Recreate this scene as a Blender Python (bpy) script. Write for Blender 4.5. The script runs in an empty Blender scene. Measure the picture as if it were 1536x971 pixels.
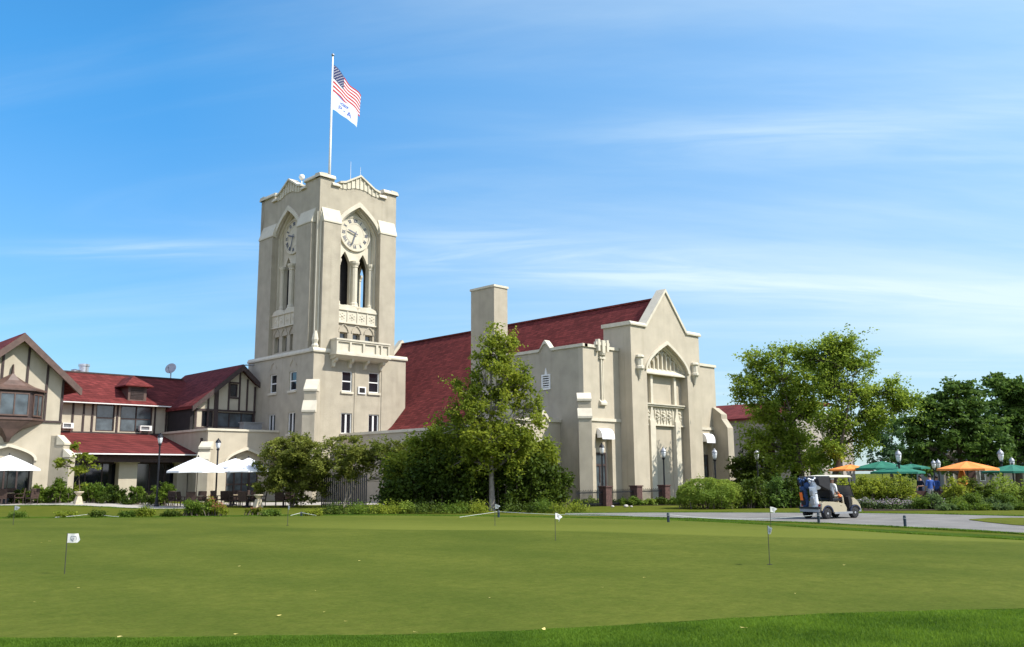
import bpy, bmesh, math, random
import numpy as np
from mathutils import Vector, Matrix, noise as mn
from mathutils.geometry import tessellate_polygon
random.seed(7); RS = np.random.RandomState(11)
scene = bpy.context.scene
COL = scene.collection
PI = math.pi
R = math.radians
# ------------------------------------------------------------------ camera model
HEAD = R(44.5); FOC = 1330.0; PITCH = math.atan(228.5/1330); ROLL = R(0.42); EYE = 1.85
FW = Vector((math.sin(HEAD), math.cos(HEAD), 0)); RT = Vector((math.cos(HEAD), -math.sin(HEAD), 0))
def hor(px): return 714 - (px-768)*math.tan(ROLL)
def DL(x, y): return x*FW.x + y*FW.y, x*RT.x + y*RT.y
def sst(v, a, b):
    t = min(1, max(0, (v-a)/(b-a))); return t*t*(3-2*t)
def gz(x, y):
    """height of the ground: flat, with a gentle rise under the left patio"""
    D, L = DL(x, y)
    return 0.27*sst(D, 44, 55)*sst(-L, 21, 28)
def wx(D, L): return D*FW.x + L*RT.x, D*FW.y + L*RT.y
def GP(px, D):
    """ground point standing D metres ahead of the camera in the direction of column px"""
    x, y = wx(D, (px-768)/1350.0*D)
    return Vector((x, y, gz(x, y)))
def HZ(px, py, D): return EYE + (hor(px)-py)/1350.0*D
def gpx(px, py, z=0.0):
    D = (EYE-z)*1350.0/(py-hor(px)); return wx(D, (px-768)/1350.0*D)
# ------------------------------------------------------------------ materials
def nodes(name):
    m = bpy.data.materials.new(name); m.use_nodes = True
    nt = m.node_tree; nt.nodes.clear()
    o = nt.nodes.new('ShaderNodeOutputMaterial')
    return m, nt, o
def N(nt, t, **kw):
    n = nt.nodes.new(t)
    for k, v in kw.items():
        if k in n.inputs: n.inputs[k].default_value = v
        else: setattr(n, k, v)
    return n
def mat(name, col, rough=0.8, var=0.12, scale=3.0, bump=0.0, bscale=30.0, metal=0.0, spec=0.5, detail=4.0, streak=0.0, col2=None):
    m, nt, o = nodes(name)
    b = N(nt, 'ShaderNodeBsdfPrincipled'); b.inputs['Roughness'].default_value = rough; b.inputs['Metallic'].default_value = metal
    b.inputs['Specular IOR Level'].default_value = spec
    g = N(nt, 'ShaderNodeNewGeometry')
    no = N(nt, 'ShaderNodeTexNoise'); no.inputs['Scale'].default_value = scale; no.inputs['Detail'].default_value = detail
    nt.links.new(g.outputs['Position'], no.inputs['Vector'])
    r = N(nt, 'ShaderNodeMixRGB'); r.blend_type = 'MIX'
    c2 = col2 or tuple(min(1, c*(1+var)) for c in col); c1 = tuple(c*(1-var) for c in col)
    r.inputs[1].default_value = (*c1, 1); r.inputs[2].default_value = (*c2, 1)
    mr = N(nt, 'ShaderNodeMapRange'); mr.inputs[1].default_value = .3; mr.inputs[2].default_value = .7
    nt.links.new(no.outputs[0], mr.inputs[0]); nt.links.new(mr.outputs[0], r.inputs[0])
    last = r.outputs[0]
    if streak > 0:
        mp = N(nt, 'ShaderNodeMapping'); mp.inputs['Scale'].default_value = (2.2, 2.2, 0.16)
        nt.links.new(g.outputs['Position'], mp.inputs['Vector'])
        n2 = N(nt, 'ShaderNodeTexNoise'); n2.inputs['Scale'].default_value = 1.0; n2.inputs['Detail'].default_value = 6
        nt.links.new(mp.outputs[0], n2.inputs['Vector'])
        m2 = N(nt, 'ShaderNodeMapRange'); m2.inputs[1].default_value = .5; m2.inputs[2].default_value = .75; m2.inputs[3].default_value = 0; m2.inputs[4].default_value = streak
        nt.links.new(n2.outputs[0], m2.inputs[0])
        r2 = N(nt, 'ShaderNodeMixRGB'); r2.blend_type = 'MULTIPLY'; r2.inputs[2].default_value = (.55, .52, .48, 1)
        nt.links.new(m2.outputs[0], r2.inputs[0]); nt.links.new(last, r2.inputs[1]); last = r2.outputs[0]
    nt.links.new(last, b.inputs['Base Color'])
    if bump > 0:
        n3 = N(nt, 'ShaderNodeTexNoise'); n3.inputs['Scale'].default_value = bscale; n3.inputs['Detail'].default_value = 3
        nt.links.new(g.outputs['Position'], n3.inputs['Vector'])
        bp = N(nt, 'ShaderNodeBump'); bp.inputs['Strength'].default_value = bump; bp.inputs['Distance'].default_value = .05
        nt.links.new(n3.outputs[0], bp.inputs['Height']); nt.links.new(bp.outputs[0], b.inputs['Normal'])
    nt.links.new(b.outputs[0], o.inputs[0])
    return m
def leafmat(name, c1, c2, trans=0.35, scale=0.6):
    m, nt, o = nodes(name)
    g = N(nt, 'ShaderNodeNewGeometry')
    r = N(nt, 'ShaderNodeMixRGB'); r.inputs[1].default_value = (*c1, 1); r.inputs[2].default_value = (*c2, 1)
    no = N(nt, 'ShaderNodeTexNoise'); no.inputs['Scale'].default_value = scale; no.inputs['Detail'].default_value = 2
    nt.links.new(g.outputs['Position'], no.inputs['Vector'])
    a = N(nt, 'ShaderNodeMath'); a.operation = 'ADD'
    s = N(nt, 'ShaderNodeMath'); s.operation = 'MULTIPLY'; s.inputs[1].default_value = .55
    nt.links.new(g.outputs['Random Per Island'], s.inputs[0]); nt.links.new(s.outputs[0], a.inputs[0])
    m2 = N(nt, 'ShaderNodeMapRange'); m2.inputs[1].default_value = .35; m2.inputs[2].default_value = .65; m2.inputs[4].default_value = .5
    nt.links.new(no.outputs[0], m2.inputs[0]); nt.links.new(m2.outputs[0], a.inputs[1])
    nt.links.new(a.outputs[0], r.inputs[0])
    b = N(nt, 'ShaderNodeBsdfPrincipled'); b.inputs['Roughness'].default_value = .6; b.inputs['Specular IOR Level'].default_value = .15
    t = N(nt, 'ShaderNodeBsdfTranslucent')
    x = N(nt, 'ShaderNodeMixShader'); x.inputs[0].default_value = trans
    hs = N(nt, 'ShaderNodeHueSaturation'); hs.inputs['Value'].default_value = 1.5; hs.inputs['Hue'].default_value = .49
    nt.links.new(r.outputs[0], b.inputs['Base Color']); nt.links.new(r.outputs[0], hs.inputs['Color']); nt.links.new(hs.outputs[0], t.inputs['Color'])
    nt.links.new(b.outputs[0], x.inputs[1]); nt.links.new(t.outputs[0], x.inputs[2]); nt.links.new(x.outputs[0], o.inputs[0])
    return m
def roofmat(name, c):
    m, nt, o = nodes(name)
    g = N(nt, 'ShaderNodeNewGeometry')
    mp = N(nt, 'ShaderNodeSeparateXYZ'); nt.links.new(g.outputs['Position'], mp.inputs[0])
    ad = N(nt, 'ShaderNodeMath'); ad.operation = 'ADD'; nt.links.new(mp.outputs[0], ad.inputs[0]); nt.links.new(mp.outputs[1], ad.inputs[1])
    cb = N(nt, 'ShaderNodeCombineXYZ'); nt.links.new(ad.outputs[0], cb.inputs[0]); nt.links.new(mp.outputs[2], cb.inputs[1])
    br = N(nt, 'ShaderNodeTexBrick'); br.inputs['Scale'].default_value = 1.0; br.inputs['Brick Width'].default_value = .42; br.inputs['Row Height'].default_value = .17
    br.inputs['Mortar Size'].default_value = .012; br.inputs['Color1'].default_value = (*[v*1.3 for v in c], 1); br.inputs['Color2'].default_value = (*[v*.72 for v in c], 1)
    br.inputs['Mortar'].default_value = (*[v*.5 for v in c], 1)
    nt.links.new(cb.outputs[0], br.inputs['Vector'])
    no = N(nt, 'ShaderNodeTexNoise'); no.inputs['Scale'].default_value = .5; no.inputs['Detail'].default_value = 5
    nt.links.new(g.outputs['Position'], no.inputs['Vector'])
    mr = N(nt, 'ShaderNodeMapRange'); mr.inputs[3].default_value = .86; mr.inputs[4].default_value = 1.14; mr.inputs[1].default_value = .3; mr.inputs[2].default_value = .7
    nt.links.new(no.outputs[0], mr.inputs[0])
    mx = N(nt, 'ShaderNodeMixRGB'); mx.blend_type = 'MULTIPLY'; mx.inputs[0].default_value = 1
    nt.links.new(br.outputs[0], mx.inputs[1]); nt.links.new(mr.outputs[0], mx.inputs[2])
    b = N(nt, 'ShaderNodeBsdfPrincipled'); b.inputs['Roughness'].default_value = .9; b.inputs['Specular IOR Level'].default_value = .15
    nt.links.new(mx.outputs[0], b.inputs['Base Color']); nt.links.new(b.outputs[0], o.inputs[0])
    bp = N(nt, 'ShaderNodeBump'); bp.inputs['Strength'].default_value = .5; bp.inputs['Distance'].default_value = .03
    nt.links.new(br.outputs['Fac'], bp.inputs['Height']); bp.invert = True; nt.links.new(bp.outputs[0], b.inputs['Normal'])
    return m
def grassmat(name, c1, c2, c3, s1=.25, s2=5.0, bump=.3, bs=60, sunlit_band=0.0):
    m, nt, o = nodes(name)
    g = N(nt, 'ShaderNodeNewGeometry')
    n1 = N(nt, 'ShaderNodeTexNoise'); n1.inputs['Scale'].default_value = s1; n1.inputs['Detail'].default_value = 5
    n2 = N(nt, 'ShaderNodeTexNoise'); n2.inputs['Scale'].default_value = s2; n2.inputs['Detail'].default_value = 6; n2.inputs['Roughness'].default_value = .7
    n3 = N(nt, 'ShaderNodeTexNoise'); n3.inputs['Scale'].default_value = bs; n3.inputs['Detail'].default_value = 3
    mp = N(nt, 'ShaderNodeMapping'); mp.inputs['Rotation'].default_value = (0, 0, R(45)); mp.inputs['Scale'].default_value = (1, .6, 1)
    nt.links.new(g.outputs['Position'], mp.inputs[0])
    for n in (n1,): nt.links.new(mp.outputs[0], n.inputs['Vector'])
    for n in (n2, n3): nt.links.new(g.outputs['Position'], n.inputs['Vector'])
    r1 = N(nt, 'ShaderNodeMapRange'); r1.inputs[1].default_value = .35; r1.inputs[2].default_value = .65; nt.links.new(n1.outputs[0], r1.inputs[0])
    r2 = N(nt, 'ShaderNodeMapRange'); r2.inputs[1].default_value = .38; r2.inputs[2].default_value = .66; nt.links.new(n2.outputs[0], r2.inputs[0])
    a = N(nt, 'ShaderNodeMixRGB'); a.inputs[1].default_value = (*c1, 1); a.inputs[2].default_value = (*c2, 1); nt.links.new(r1.outputs[0], a.inputs[0])
    q = N(nt, 'ShaderNodeMixRGB'); q.inputs[2].default_value = (*c3, 1); nt.links.new(a.outputs[0], q.inputs[1])
    s = N(nt, 'ShaderNodeMath'); s.operation = 'MULTIPLY'; s.inputs[1].default_value = .6; nt.links.new(r2.outputs[0], s.inputs[0]); nt.links.new(s.outputs[0], q.inputs[0])
    last = q.outputs[0]
    n4 = N(nt, 'ShaderNodeTexNoise'); n4.inputs['Scale'].default_value = 14; n4.inputs['Detail'].default_value = 5; n4.inputs['Roughness'].default_value = .8; nt.links.new(g.outputs['Position'], n4.inputs['Vector'])
    r4 = N(nt, 'ShaderNodeMapRange'); r4.inputs[1].default_value = .3; r4.inputs[2].default_value = .7; r4.inputs[3].default_value = .80; r4.inputs[4].default_value = 1.2; nt.links.new(n4.outputs[0], r4.inputs[0])
    x4 = N(nt, 'ShaderNodeMixRGB'); x4.blend_type = 'MULTIPLY'; x4.inputs[0].default_value = 1; nt.links.new(last, x4.inputs[1]); nt.links.new(r4.outputs[0], x4.inputs[2]); last = x4.outputs[0]
    if sunlit_band:      # paler band painted as a sunlit slope across the far side of the green
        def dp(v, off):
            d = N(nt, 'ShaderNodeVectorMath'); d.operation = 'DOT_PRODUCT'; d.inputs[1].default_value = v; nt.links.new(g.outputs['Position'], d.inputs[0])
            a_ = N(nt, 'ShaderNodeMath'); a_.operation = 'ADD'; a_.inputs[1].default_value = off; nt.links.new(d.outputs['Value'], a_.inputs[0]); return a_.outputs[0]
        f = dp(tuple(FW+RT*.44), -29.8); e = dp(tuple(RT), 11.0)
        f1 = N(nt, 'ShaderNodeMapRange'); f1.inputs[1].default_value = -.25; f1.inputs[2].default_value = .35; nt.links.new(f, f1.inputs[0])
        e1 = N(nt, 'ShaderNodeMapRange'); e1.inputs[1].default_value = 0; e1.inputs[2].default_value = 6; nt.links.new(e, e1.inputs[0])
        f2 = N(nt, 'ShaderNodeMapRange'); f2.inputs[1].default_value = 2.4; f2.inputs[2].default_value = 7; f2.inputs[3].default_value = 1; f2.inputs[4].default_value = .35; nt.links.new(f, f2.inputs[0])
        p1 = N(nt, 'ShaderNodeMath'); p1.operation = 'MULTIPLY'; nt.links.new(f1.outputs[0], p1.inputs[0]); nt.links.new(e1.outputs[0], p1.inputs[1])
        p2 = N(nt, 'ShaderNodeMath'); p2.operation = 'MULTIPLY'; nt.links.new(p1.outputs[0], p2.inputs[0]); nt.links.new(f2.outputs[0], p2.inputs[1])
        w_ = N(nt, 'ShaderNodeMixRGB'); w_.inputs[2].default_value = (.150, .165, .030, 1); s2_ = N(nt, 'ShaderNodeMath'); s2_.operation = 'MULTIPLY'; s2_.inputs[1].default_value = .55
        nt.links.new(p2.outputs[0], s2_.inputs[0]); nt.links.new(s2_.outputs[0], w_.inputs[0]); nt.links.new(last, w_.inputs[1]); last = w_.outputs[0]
    b = N(nt, 'ShaderNodeBsdfPrincipled'); b.inputs['Roughness'].default_value = .95; b.inputs['Specular IOR Level'].default_value = .03
    nt.links.new(last, b.inputs['Base Color'])
    bp = N(nt, 'ShaderNodeBump'); bp.inputs['Strength'].default_value = bump; bp.inputs['Distance'].default_value = .02
    nt.links.new(n3.outputs[0], bp.inputs['Height']); nt.links.new(bp.outputs[0], b.inputs['Normal'])
    nt.links.new(b.outputs[0], o.inputs[0])
    return m
M = dict(
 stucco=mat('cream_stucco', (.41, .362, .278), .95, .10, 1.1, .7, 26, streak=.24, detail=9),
 stone=mat('pale_cast_stone', (.58, .53, .42), .88, .08, 1.6, .3, 30, streak=.22, detail=8),
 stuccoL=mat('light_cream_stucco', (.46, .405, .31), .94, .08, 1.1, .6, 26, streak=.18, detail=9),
 roof=roofmat('red_shingles', (.130, .027, .025)),
 timber=mat('dark_brown_timber', (.045, .027, .024), .7, .3, 6, .3, 30),
 copper=mat('brown_copper', (.10, .058, .045), .55, .25, 3),
 white=mat('white_paint', (.74, .73, .70), .6, .04, 5),
 whitecloth=mat('white_canvas', (.82, .82, .84), .8, .04, 4),
 green_cloth=mat('green_canvas', (.008, .135, .085), .8, .15, 4),
 orange_cloth=mat('orange_canvas', (.80, .25, .05), .8, .1, 4),
 glass=mat('dark_window_glass', (.012, .015, .02), .06, .3, 1, spec=.9),
 glassb=mat('curtained_window_glass', (.06, .075, .085), .12, .5, 1.5, spec=.9),
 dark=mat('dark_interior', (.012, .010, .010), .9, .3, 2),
 black=mat('black_metal', (.012, .013, .018), .4, .2, 5, metal=.3),
 grey=mat('grey_metal', (.33, .34, .36), .45, .1, 5, metal=.6),
 steel=mat('bright_metal', (.6, .61, .63), .3, .05, 5, metal=.8),
 lampglass=mat('frosted_lamp_glass', (.62, .64, .66), .3, .1, 5),
 brick=mat('brown_brick', (.085, .042, .036), .9, .35, 9, .4, 20),
 wicker=mat('brown_wicker', (.055, .030, .022), .75, .4, 20, .5, 60),
 tabletop=mat('tan_table_top', (.42, .34, .22), .6, .1, 6),
 terra=mat('terracotta_stone', (.52, .45, .33), .85, .15, 6),
 road=mat('pale_asphalt', (.165, .155, .142), .95, .2, .9, .3, 40, detail=8),
 paving=mat('pale_paving', (.36, .33, .29), .95, .12, 2, .2, 30),
 soil=mat('dark_mulch', (.05, .03, .02), 1, .4, 6, .8, 30),
 bark=mat('grey_brown_bark', (.10, .078, .058), .95, .35, 7, .6, 30),
 bark_pale=mat('pale_bark', (.24, .21, .18), .95, .3, 7, .6, 30),
 rock=mat('pale_rock', (.40, .37, .33), .9, .2, 6, .5, 12),
 pinkwall=mat('faded_grey_stucco', (.34, .30, .265), .92, .08, .6, .3, 22, streak=.2),
 stripe_red=mat('flag_red', (.40, .006, .014), .8, .05, 5), stripe_white=mat('flag_white', (.62, .62, .64), .8, .03, 5),
 canton=mat('flag_blue', (.010, .018, .10), .8, .05, 5), flag2=mat('flag_pale_cloth', (.58, .64, .76), .8, .04, 5), blue=mat('print_blue', (.05, .10, .42), .8, .1, 5),
 numeral=mat('clock_dark_paint', (.10, .11, .15), .6, .1, 5),
 rope=mat('white_rope', (.68, .70, .66), .8, .1, 5), stake=mat('dark_blue_stake', (.015, .03, .045), .6, .2, 5),
 pin=mat('dark_flagstick', (.05, .05, .035), .5, .2, 8),
 skin=mat('skin', (.42, .23, .15), .6, .05, 5), hair=mat('dark_hair', (.02, .014, .01), .7, .2, 9),
 c_blue=mat('blue_shirt', (.03, .09, .34), .85, .1, 9), c_grey=mat('grey_trousers', (.30, .29, .28), .85, .1, 9), c_tan=mat('khaki_trousers', (.42, .36, .26), .85, .1, 9),
 c_white=mat('white_shirt', (.72, .72, .72), .85, .06, 9), c_teal=mat('teal_shirt', (.015, .12, .22), .85, .1, 9), c_navy=mat('navy_cloth', (.012, .02, .05), .85, .1, 9),
 cart=mat('beige_cart_paint', (.38, .33, .23), .3, .04, 3, spec=.6), cartroof=mat('cream_cart_roof', (.74, .69, .55), .45, .04, 3),
 rubber=mat('black_rubber', (.012, .012, .014), .85, .2, 12), tint=mat('tinted_screen', (.20, .20, .20), .15, .1, 3, spec=.8),
 bagblue=mat('blue_golf_bag', (.010, .045, .14), .6, .1, 8), bagwhite=mat('white_golf_bag', (.66, .70, .74), .55, .08, 8), orange=mat('orange_fabric', (.80, .16, .02), .8, .1, 8),
 leaf_yellow=mat('dry_leaf', (.55, .46, .14), .8, .3, 40),
)
LF = dict(
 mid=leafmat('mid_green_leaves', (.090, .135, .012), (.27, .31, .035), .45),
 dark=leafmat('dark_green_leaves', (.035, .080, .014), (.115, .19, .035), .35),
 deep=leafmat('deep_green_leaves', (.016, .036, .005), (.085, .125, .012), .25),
 locust=leafmat('fresh_green_leaves', (.10, .165, .018), (.26, .34, .045), .5),
 bright=leafmat('bright_yellow_green_leaves', (.10, .17, .02), (.26, .33, .05), .35),
 fresh=leafmat('garden_green_leaves', (.045, .092, .010), (.145, .21, .025), .35),
 silver=leafmat('grey_green_leaves', (.055, .10, .025), (.13, .19, .06), .3),
 olive=leafmat('olive_green_leaves', (.072, .10, .013), (.20, .22, .04), .38),
 far=leafmat('far_green_leaves', (.045, .10, .04), (.11, .18, .07), .3),
 red=leafmat('reddish_blossom', (.20, .06, .04), (.42, .15, .10), .3), lilac=leafmat('lilac_blossom', (.30, .22, .30), (.56, .48, .52), .3),
 blade=leafmat('grass_blades', (.045, .105, .008), (.15, .25, .022), .45, .9),
)
# ------------------------------------------------------------------ object helpers
def tag(o, label=None, cat=None, group=None, kind=None):
    if label: o['label'] = label
    if cat: o['category'] = cat
    if group: o['group'] = group
    if kind: o['kind'] = kind
    return o
def thing(name, label, cat, loc=(0, 0, 0), rz=0, group=None):
    o = bpy.data.objects.new(name, None); COL.objects.link(o); o.location = loc; o.rotation_euler = (0, 0, rz); o.empty_display_size = .3
    return tag(o, label, cat, group)
def copy_tree(o, parent=None):
    c = o.copy(); COL.objects.link(c); c.parent = parent
    for ch in [k for k in bpy.data.objects if k.parent is o]: copy_tree(ch, c)
    return c
def offs(o):
    v = Vector((0, 0, 0))
    while o is not None: v += Vector(o.location); o = o.parent
    return v
class MB:
    """collects shapes; world=True means the coordinates given are world coordinates"""
    def __init__(s): s.v = []; s.f = []; s.mi = []; s.T = None; s.cur = 0
    def add(s, vs, fs):
        o = len(s.v)
        s.v += [(s.T @ Vector(p)) if s.T is not None else Vector(p) for p in vs]
        s.f += [tuple(i+o for i in f) for f in fs]; s.mi += [s.cur]*len(fs); return s
    def box(s, x0, x1, y0, y1, z0, z1):
        vs = [(x, y, z) for z in (z0, z1) for y in (y0, y1) for x in (x0, x1)]
        return s.add(vs, [(0, 2, 3, 1), (4, 5, 7, 6), (0, 1, 5, 4), (2, 6, 7, 3), (0, 4, 6, 2), (1, 3, 7, 5)])
    def plate(s, outline, holes=(), n0=0.0, n1=0.1):
        """polygon in (s,z), extruded along n, local axes (s,n,z)"""
        loops = [list(outline)]+[list(h) for h in holes]
        tris = tessellate_polygon([[Vector((a, b, 0)) for a, b in l] for l in loops])
        pts = [p for l in loops for p in l]; k = len(pts)
        vs = [(a, n1, b) for a, b in pts]+[(a, n0, b) for a, b in pts]
        fs = [tuple(t) for t in tris]+[tuple(i+k for i in reversed(t)) for t in tris]
        o = 0
        for l in loops:
            n = len(l)
            for i in range(n): fs.append((o+i, o+(i+1) % n, o+(i+1) % n+k, o+i+k))
            o += n
        return s.add(vs, fs)
    def tube(s, pts, rad, n=8, cap=True):
        pts = [Vector(p) for p in pts]; rad = rad if isinstance(rad, (list, tuple)) else [rad]*len(pts)
        vs = []; fs = []
        for i, p in enumerate(pts):
            d = (pts[min(i+1, len(pts)-1)]-pts[max(i-1, 0)]).normalized()
            a = d.cross(Vector((0, 0, 1)) if abs(d.z) < .9 else Vector((1, 0, 0))).normalized(); b = d.cross(a)
            for k in range(n):
                t = 2*PI*k/n; vs.append(p+(a*math.cos(t)+b*math.sin(t))*rad[i])
        for i in range(len(pts)-1):
            for k in range(n): fs.append((i*n+k, i*n+(k+1) % n, (i+1)*n+(k+1) % n, (i+1)*n+k))
        if cap: fs.append(tuple(range(n))); fs.append(tuple((len(pts)-1)*n+k for k in reversed(range(n))))
        return s.add(vs, fs)
    def lathe(s, prof, c=(0, 0, 0), n=12, sx=1, sy=1, rot=0):
        vs = []; fs = []
        for r, z in prof:
            for k in range(n):
                t = 2*PI*k/n+rot; vs.append((c[0]+math.cos(t)*r*sx, c[1]+math.sin(t)*r*sy, c[2]+z))
        for i in range(len(prof)-1):
            for k in range(n): fs.append((i*n+k, i*n+(k+1) % n, (i+1)*n+(k+1) % n, (i+1)*n+k))
        fs.append(tuple(reversed(range(n)))); fs.append(tuple((len(prof)-1)*n+k for k in range(n)))
        return s.add(vs, fs)
    def prism(s, poly, axis, a0, a1):
        """poly in the two other axes, extruded along axis 'x','y' or 'z'"""
        def P(u, v, w): return {'x': (w, u, v), 'y': (u, w, v), 'z': (u, v, w)}[axis]
        n = len(poly); vs = [P(u, v, a0) for u, v in poly]+[P(u, v, a1) for u, v in poly]
        tr = tessellate_polygon([[Vector((u, v, 0)) for u, v in poly]])
        fs = [tuple(t) for t in tr]+[tuple(i+n for i in reversed(t)) for t in tr]+[(i, (i+1) % n, (i+1) % n+n, i+n) for i in range(n)]
        return s.add(vs, fs)
    def build(s, name, mats, parent=None, smooth=False, bevel=0, world=True, fix=True, label=None, group=None):
        me = bpy.data.meshes.new(name)
        off = offs(parent) if (parent is not None and world) else Vector((0, 0, 0))
        me.from_pydata([tuple(p-off) for p in s.v], [], s.f)
        ms = mats if isinstance(mats, (list, tuple)) else [mats]
        for m in ms: me.materials.append(M[m] if isinstance(m, str) else m)
        me.polygons.foreach_set('material_index', s.mi)
        if fix:
            bm = bmesh.new(); bm.from_mesh(me); bmesh.ops.recalc_face_normals(bm, faces=bm.faces); bm.to_mesh(me); bm.free()
        if smooth: me.polygons.foreach_set('use_smooth', [True]*len(me.polygons))
        me.update()
        o = bpy.data.objects.new(name, me); COL.objects.link(o); o.parent = parent
        if bevel:
            b = o.modifiers.new('bevel', 'BEVEL'); b.width = bevel; b.segments = 2; b.limit_method = 'ANGLE'
        if label: o['label'] = label
        if group: o['group'] = group
        return o
def frame(ox, oy, kind):
    """local (s right as seen from outside, n outward, z up)"""
    s, n = {'front': ((1, 0), (0, -1)), 'left': ((0, -1), (-1, 0)), 'right': ((0, 1), (1, 0)), 'back': ((-1, 0), (0, 1))}[kind]
    return Matrix(((s[0], n[0], 0, ox), (s[1], n[1], 0, oy), (0, 0, 1, 0), (0, 0, 0, 1)))
def diag(ox, oy, dx, dy):
    l = math.hypot(dx, dy); n = (dx/l, dy/l); s = (-n[1], n[0])
    return Matrix(((s[0], n[0], 0, ox), (s[1], n[1], 0, oy), (0, 0, 1, 0), (0, 0, 0, 1)))
def rect(a, b, z0, z1): return [(a, z0), (b, z0), (b, z1), (a, z1)]
def arch(c, w, zb, sp, ap, n=10, e=.55):
    """pointed arch outline, counter-clockwise from bottom left"""
    h = w/2.0; pts = [(c-h, zb), (c+h, zb)]
    for i in range(n+1):
        t = 1-(i/n)**1.6 if i < n else 0
        pts.append((c+h*t, sp+(ap-sp)*(1-t)**e))
    for i in range(n-1, -1, -1):
        t = 1-(i/n)**1.6
        pts.append((c-h*t, sp+(ap-sp)*(1-t)**e))
    return pts
def archband(c, w, t, sp, ap, e=.55, n=10):
    """band following the pointed arch, open below"""
    A = arch(c, w+2*t, sp, sp, ap+t*1.25, n, e)[2:]; B = arch(c, w, sp, sp, ap, n, e)[2:]
    return A+B[::-1]
def flatring(mb, cx, cz, r0, r1, n0, n1, k=40):
    vs = []; fs = []
    for i in range(k):
        t = 2*PI*i/k
        for r, n in ((r0, n0), (r0, n1), (r1, n1), (r1, n0)): vs.append((cx+r*math.cos(t), n, cz+r*math.sin(t)))
    for i in range(k):
        j = (i+1) % k
        for q in range(4): fs.append((i*4+q, j*4+q, j*4+(q+1) % 4, i*4+(q+1) % 4))
    mb.add(vs, fs)
def window(parent, T, a, b, z0, z1, depth=.14, fr='white', gl='glass', cols=1, rows=2, bar=.07, sill=None):
    """window in a wall opening: frame (> sash panes)"""
    m = MB(); m.T = T; w = .08
    m.plate(rect(a, b, z0, z1), [rect(a+w, b-w, z0+w, z1-w)], -depth-.06, -depth+.05)
    for i in range(1, cols):
        x = a+(b-a)*i/cols; m.box(x-bar/2, x+bar/2, -depth-.04, -depth+.035, z0+w, z1-w)
    for j in range(1, rows):
        z = z0+(z1-z0)*j/rows; m.box(a+w, b-w, -depth-.035, -depth+.03, z-bar/2, z+bar/2)
    f = m.build('window', fr, parent)
    g = MB(); g.T = T; g.box(a+w*.5, b-w*.5, -depth-.05, -depth-.02, z0+w*.5, z1-w*.5); g.build('pane', gl, f)
    if sill:
        k = MB(); k.T = T; k.box(a-.1, b+.1, -.1, .12, z0-sill, z0-.003); k.build('sill', 'stone', f)
    return f
def buttress(parent, T, half, stages, name='buttress'):
    """stages from top: (projection, z_shoulder, z_cap_top)"""
    m = MB(); m.T = T
    zprev = None; pts = []
    body = [(-.6, 0)]
    prof = [(0, 0)]
    caps = []
    st = list(reversed(stages))                        # widest first
    poly = [(-.5, 0), (st[0][0], 0)]
    for i, (p, zs, zc) in enumerate(st):
        poly.append((p, zs)); nx = st[i+1][0] if i+1 < len(st) else 0
        poly.append((nx, zc))
    poly.append((-.5, st[-1][2]))
    m.prism(poly, 'x', -half, half)
    for i, (p, zs, zc) in enumerate(st):
        nx = st[i+1][0] if i+1 < len(st) else 0
        c = MB(); c.T = T; c.prism([(p+.06, zs-.12), (p+.06, zs+.02), (nx+.01, zc+.06), (nx+.01, zs-.12)], 'x', -half-.05, half+.05); caps.append(c)
    o = m.build(name, 'stucco', parent)
    for c in caps: c.build('cap', 'stone', o)
    return o
# ------------------------------------------------------------------ world, sun, camera
SUN_EL = R(47); sd = RT*math.cos(R(16))-FW*math.sin(R(16)); SUN = Vector((sd.x*math.cos(SUN_EL), sd.y*math.cos(SUN_EL), math.sin(SUN_EL)))
w = bpy.data.worlds.new('World'); scene.world = w; w.use_nodes = True; nt = w.node_tree; nt.nodes.clear()
sky = nt.nodes.new('ShaderNodeTexSky'); sky.sky_type = 'NISHITA'; sky.sun_disc = False; sky.sun_elevation = SUN_EL
sky.sun_rotation = math.atan2(SUN.x, SUN.y); sky.air_density = 1.15; sky.dust_density = .6; sky.ozone_density = 3.2; sky.altitude = 200
tc = nt.nodes.new('ShaderNodeTexCoord'); sp = nt.nodes.new('ShaderNodeSeparateXYZ'); nt.links.new(tc.outputs['Generated'], sp.inputs[0])
def mth(op, a, b=None, c=None):
    n = nt.nodes.new('ShaderNodeMath'); n.operation = op
    for i, v in enumerate((a, b, c)):
        if v is None: continue
        if hasattr(v, 'name') or hasattr(v, 'links'): nt.links.new(v, n.inputs[i])
        else: n.inputs[i].default_value = v
    return n.outputs[0]
zc = mth('ADD', mth('MAXIMUM', sp.outputs[2], 0.0), .12)
cx = mth('DIVIDE', sp.outputs[0], zc); cy = mth('DIVIDE', sp.outputs[1], zc)
cb = nt.nodes.new('ShaderNodeCombineXYZ'); nt.links.new(cx, cb.inputs[0]); nt.links.new(cy, cb.inputs[1])
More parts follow.
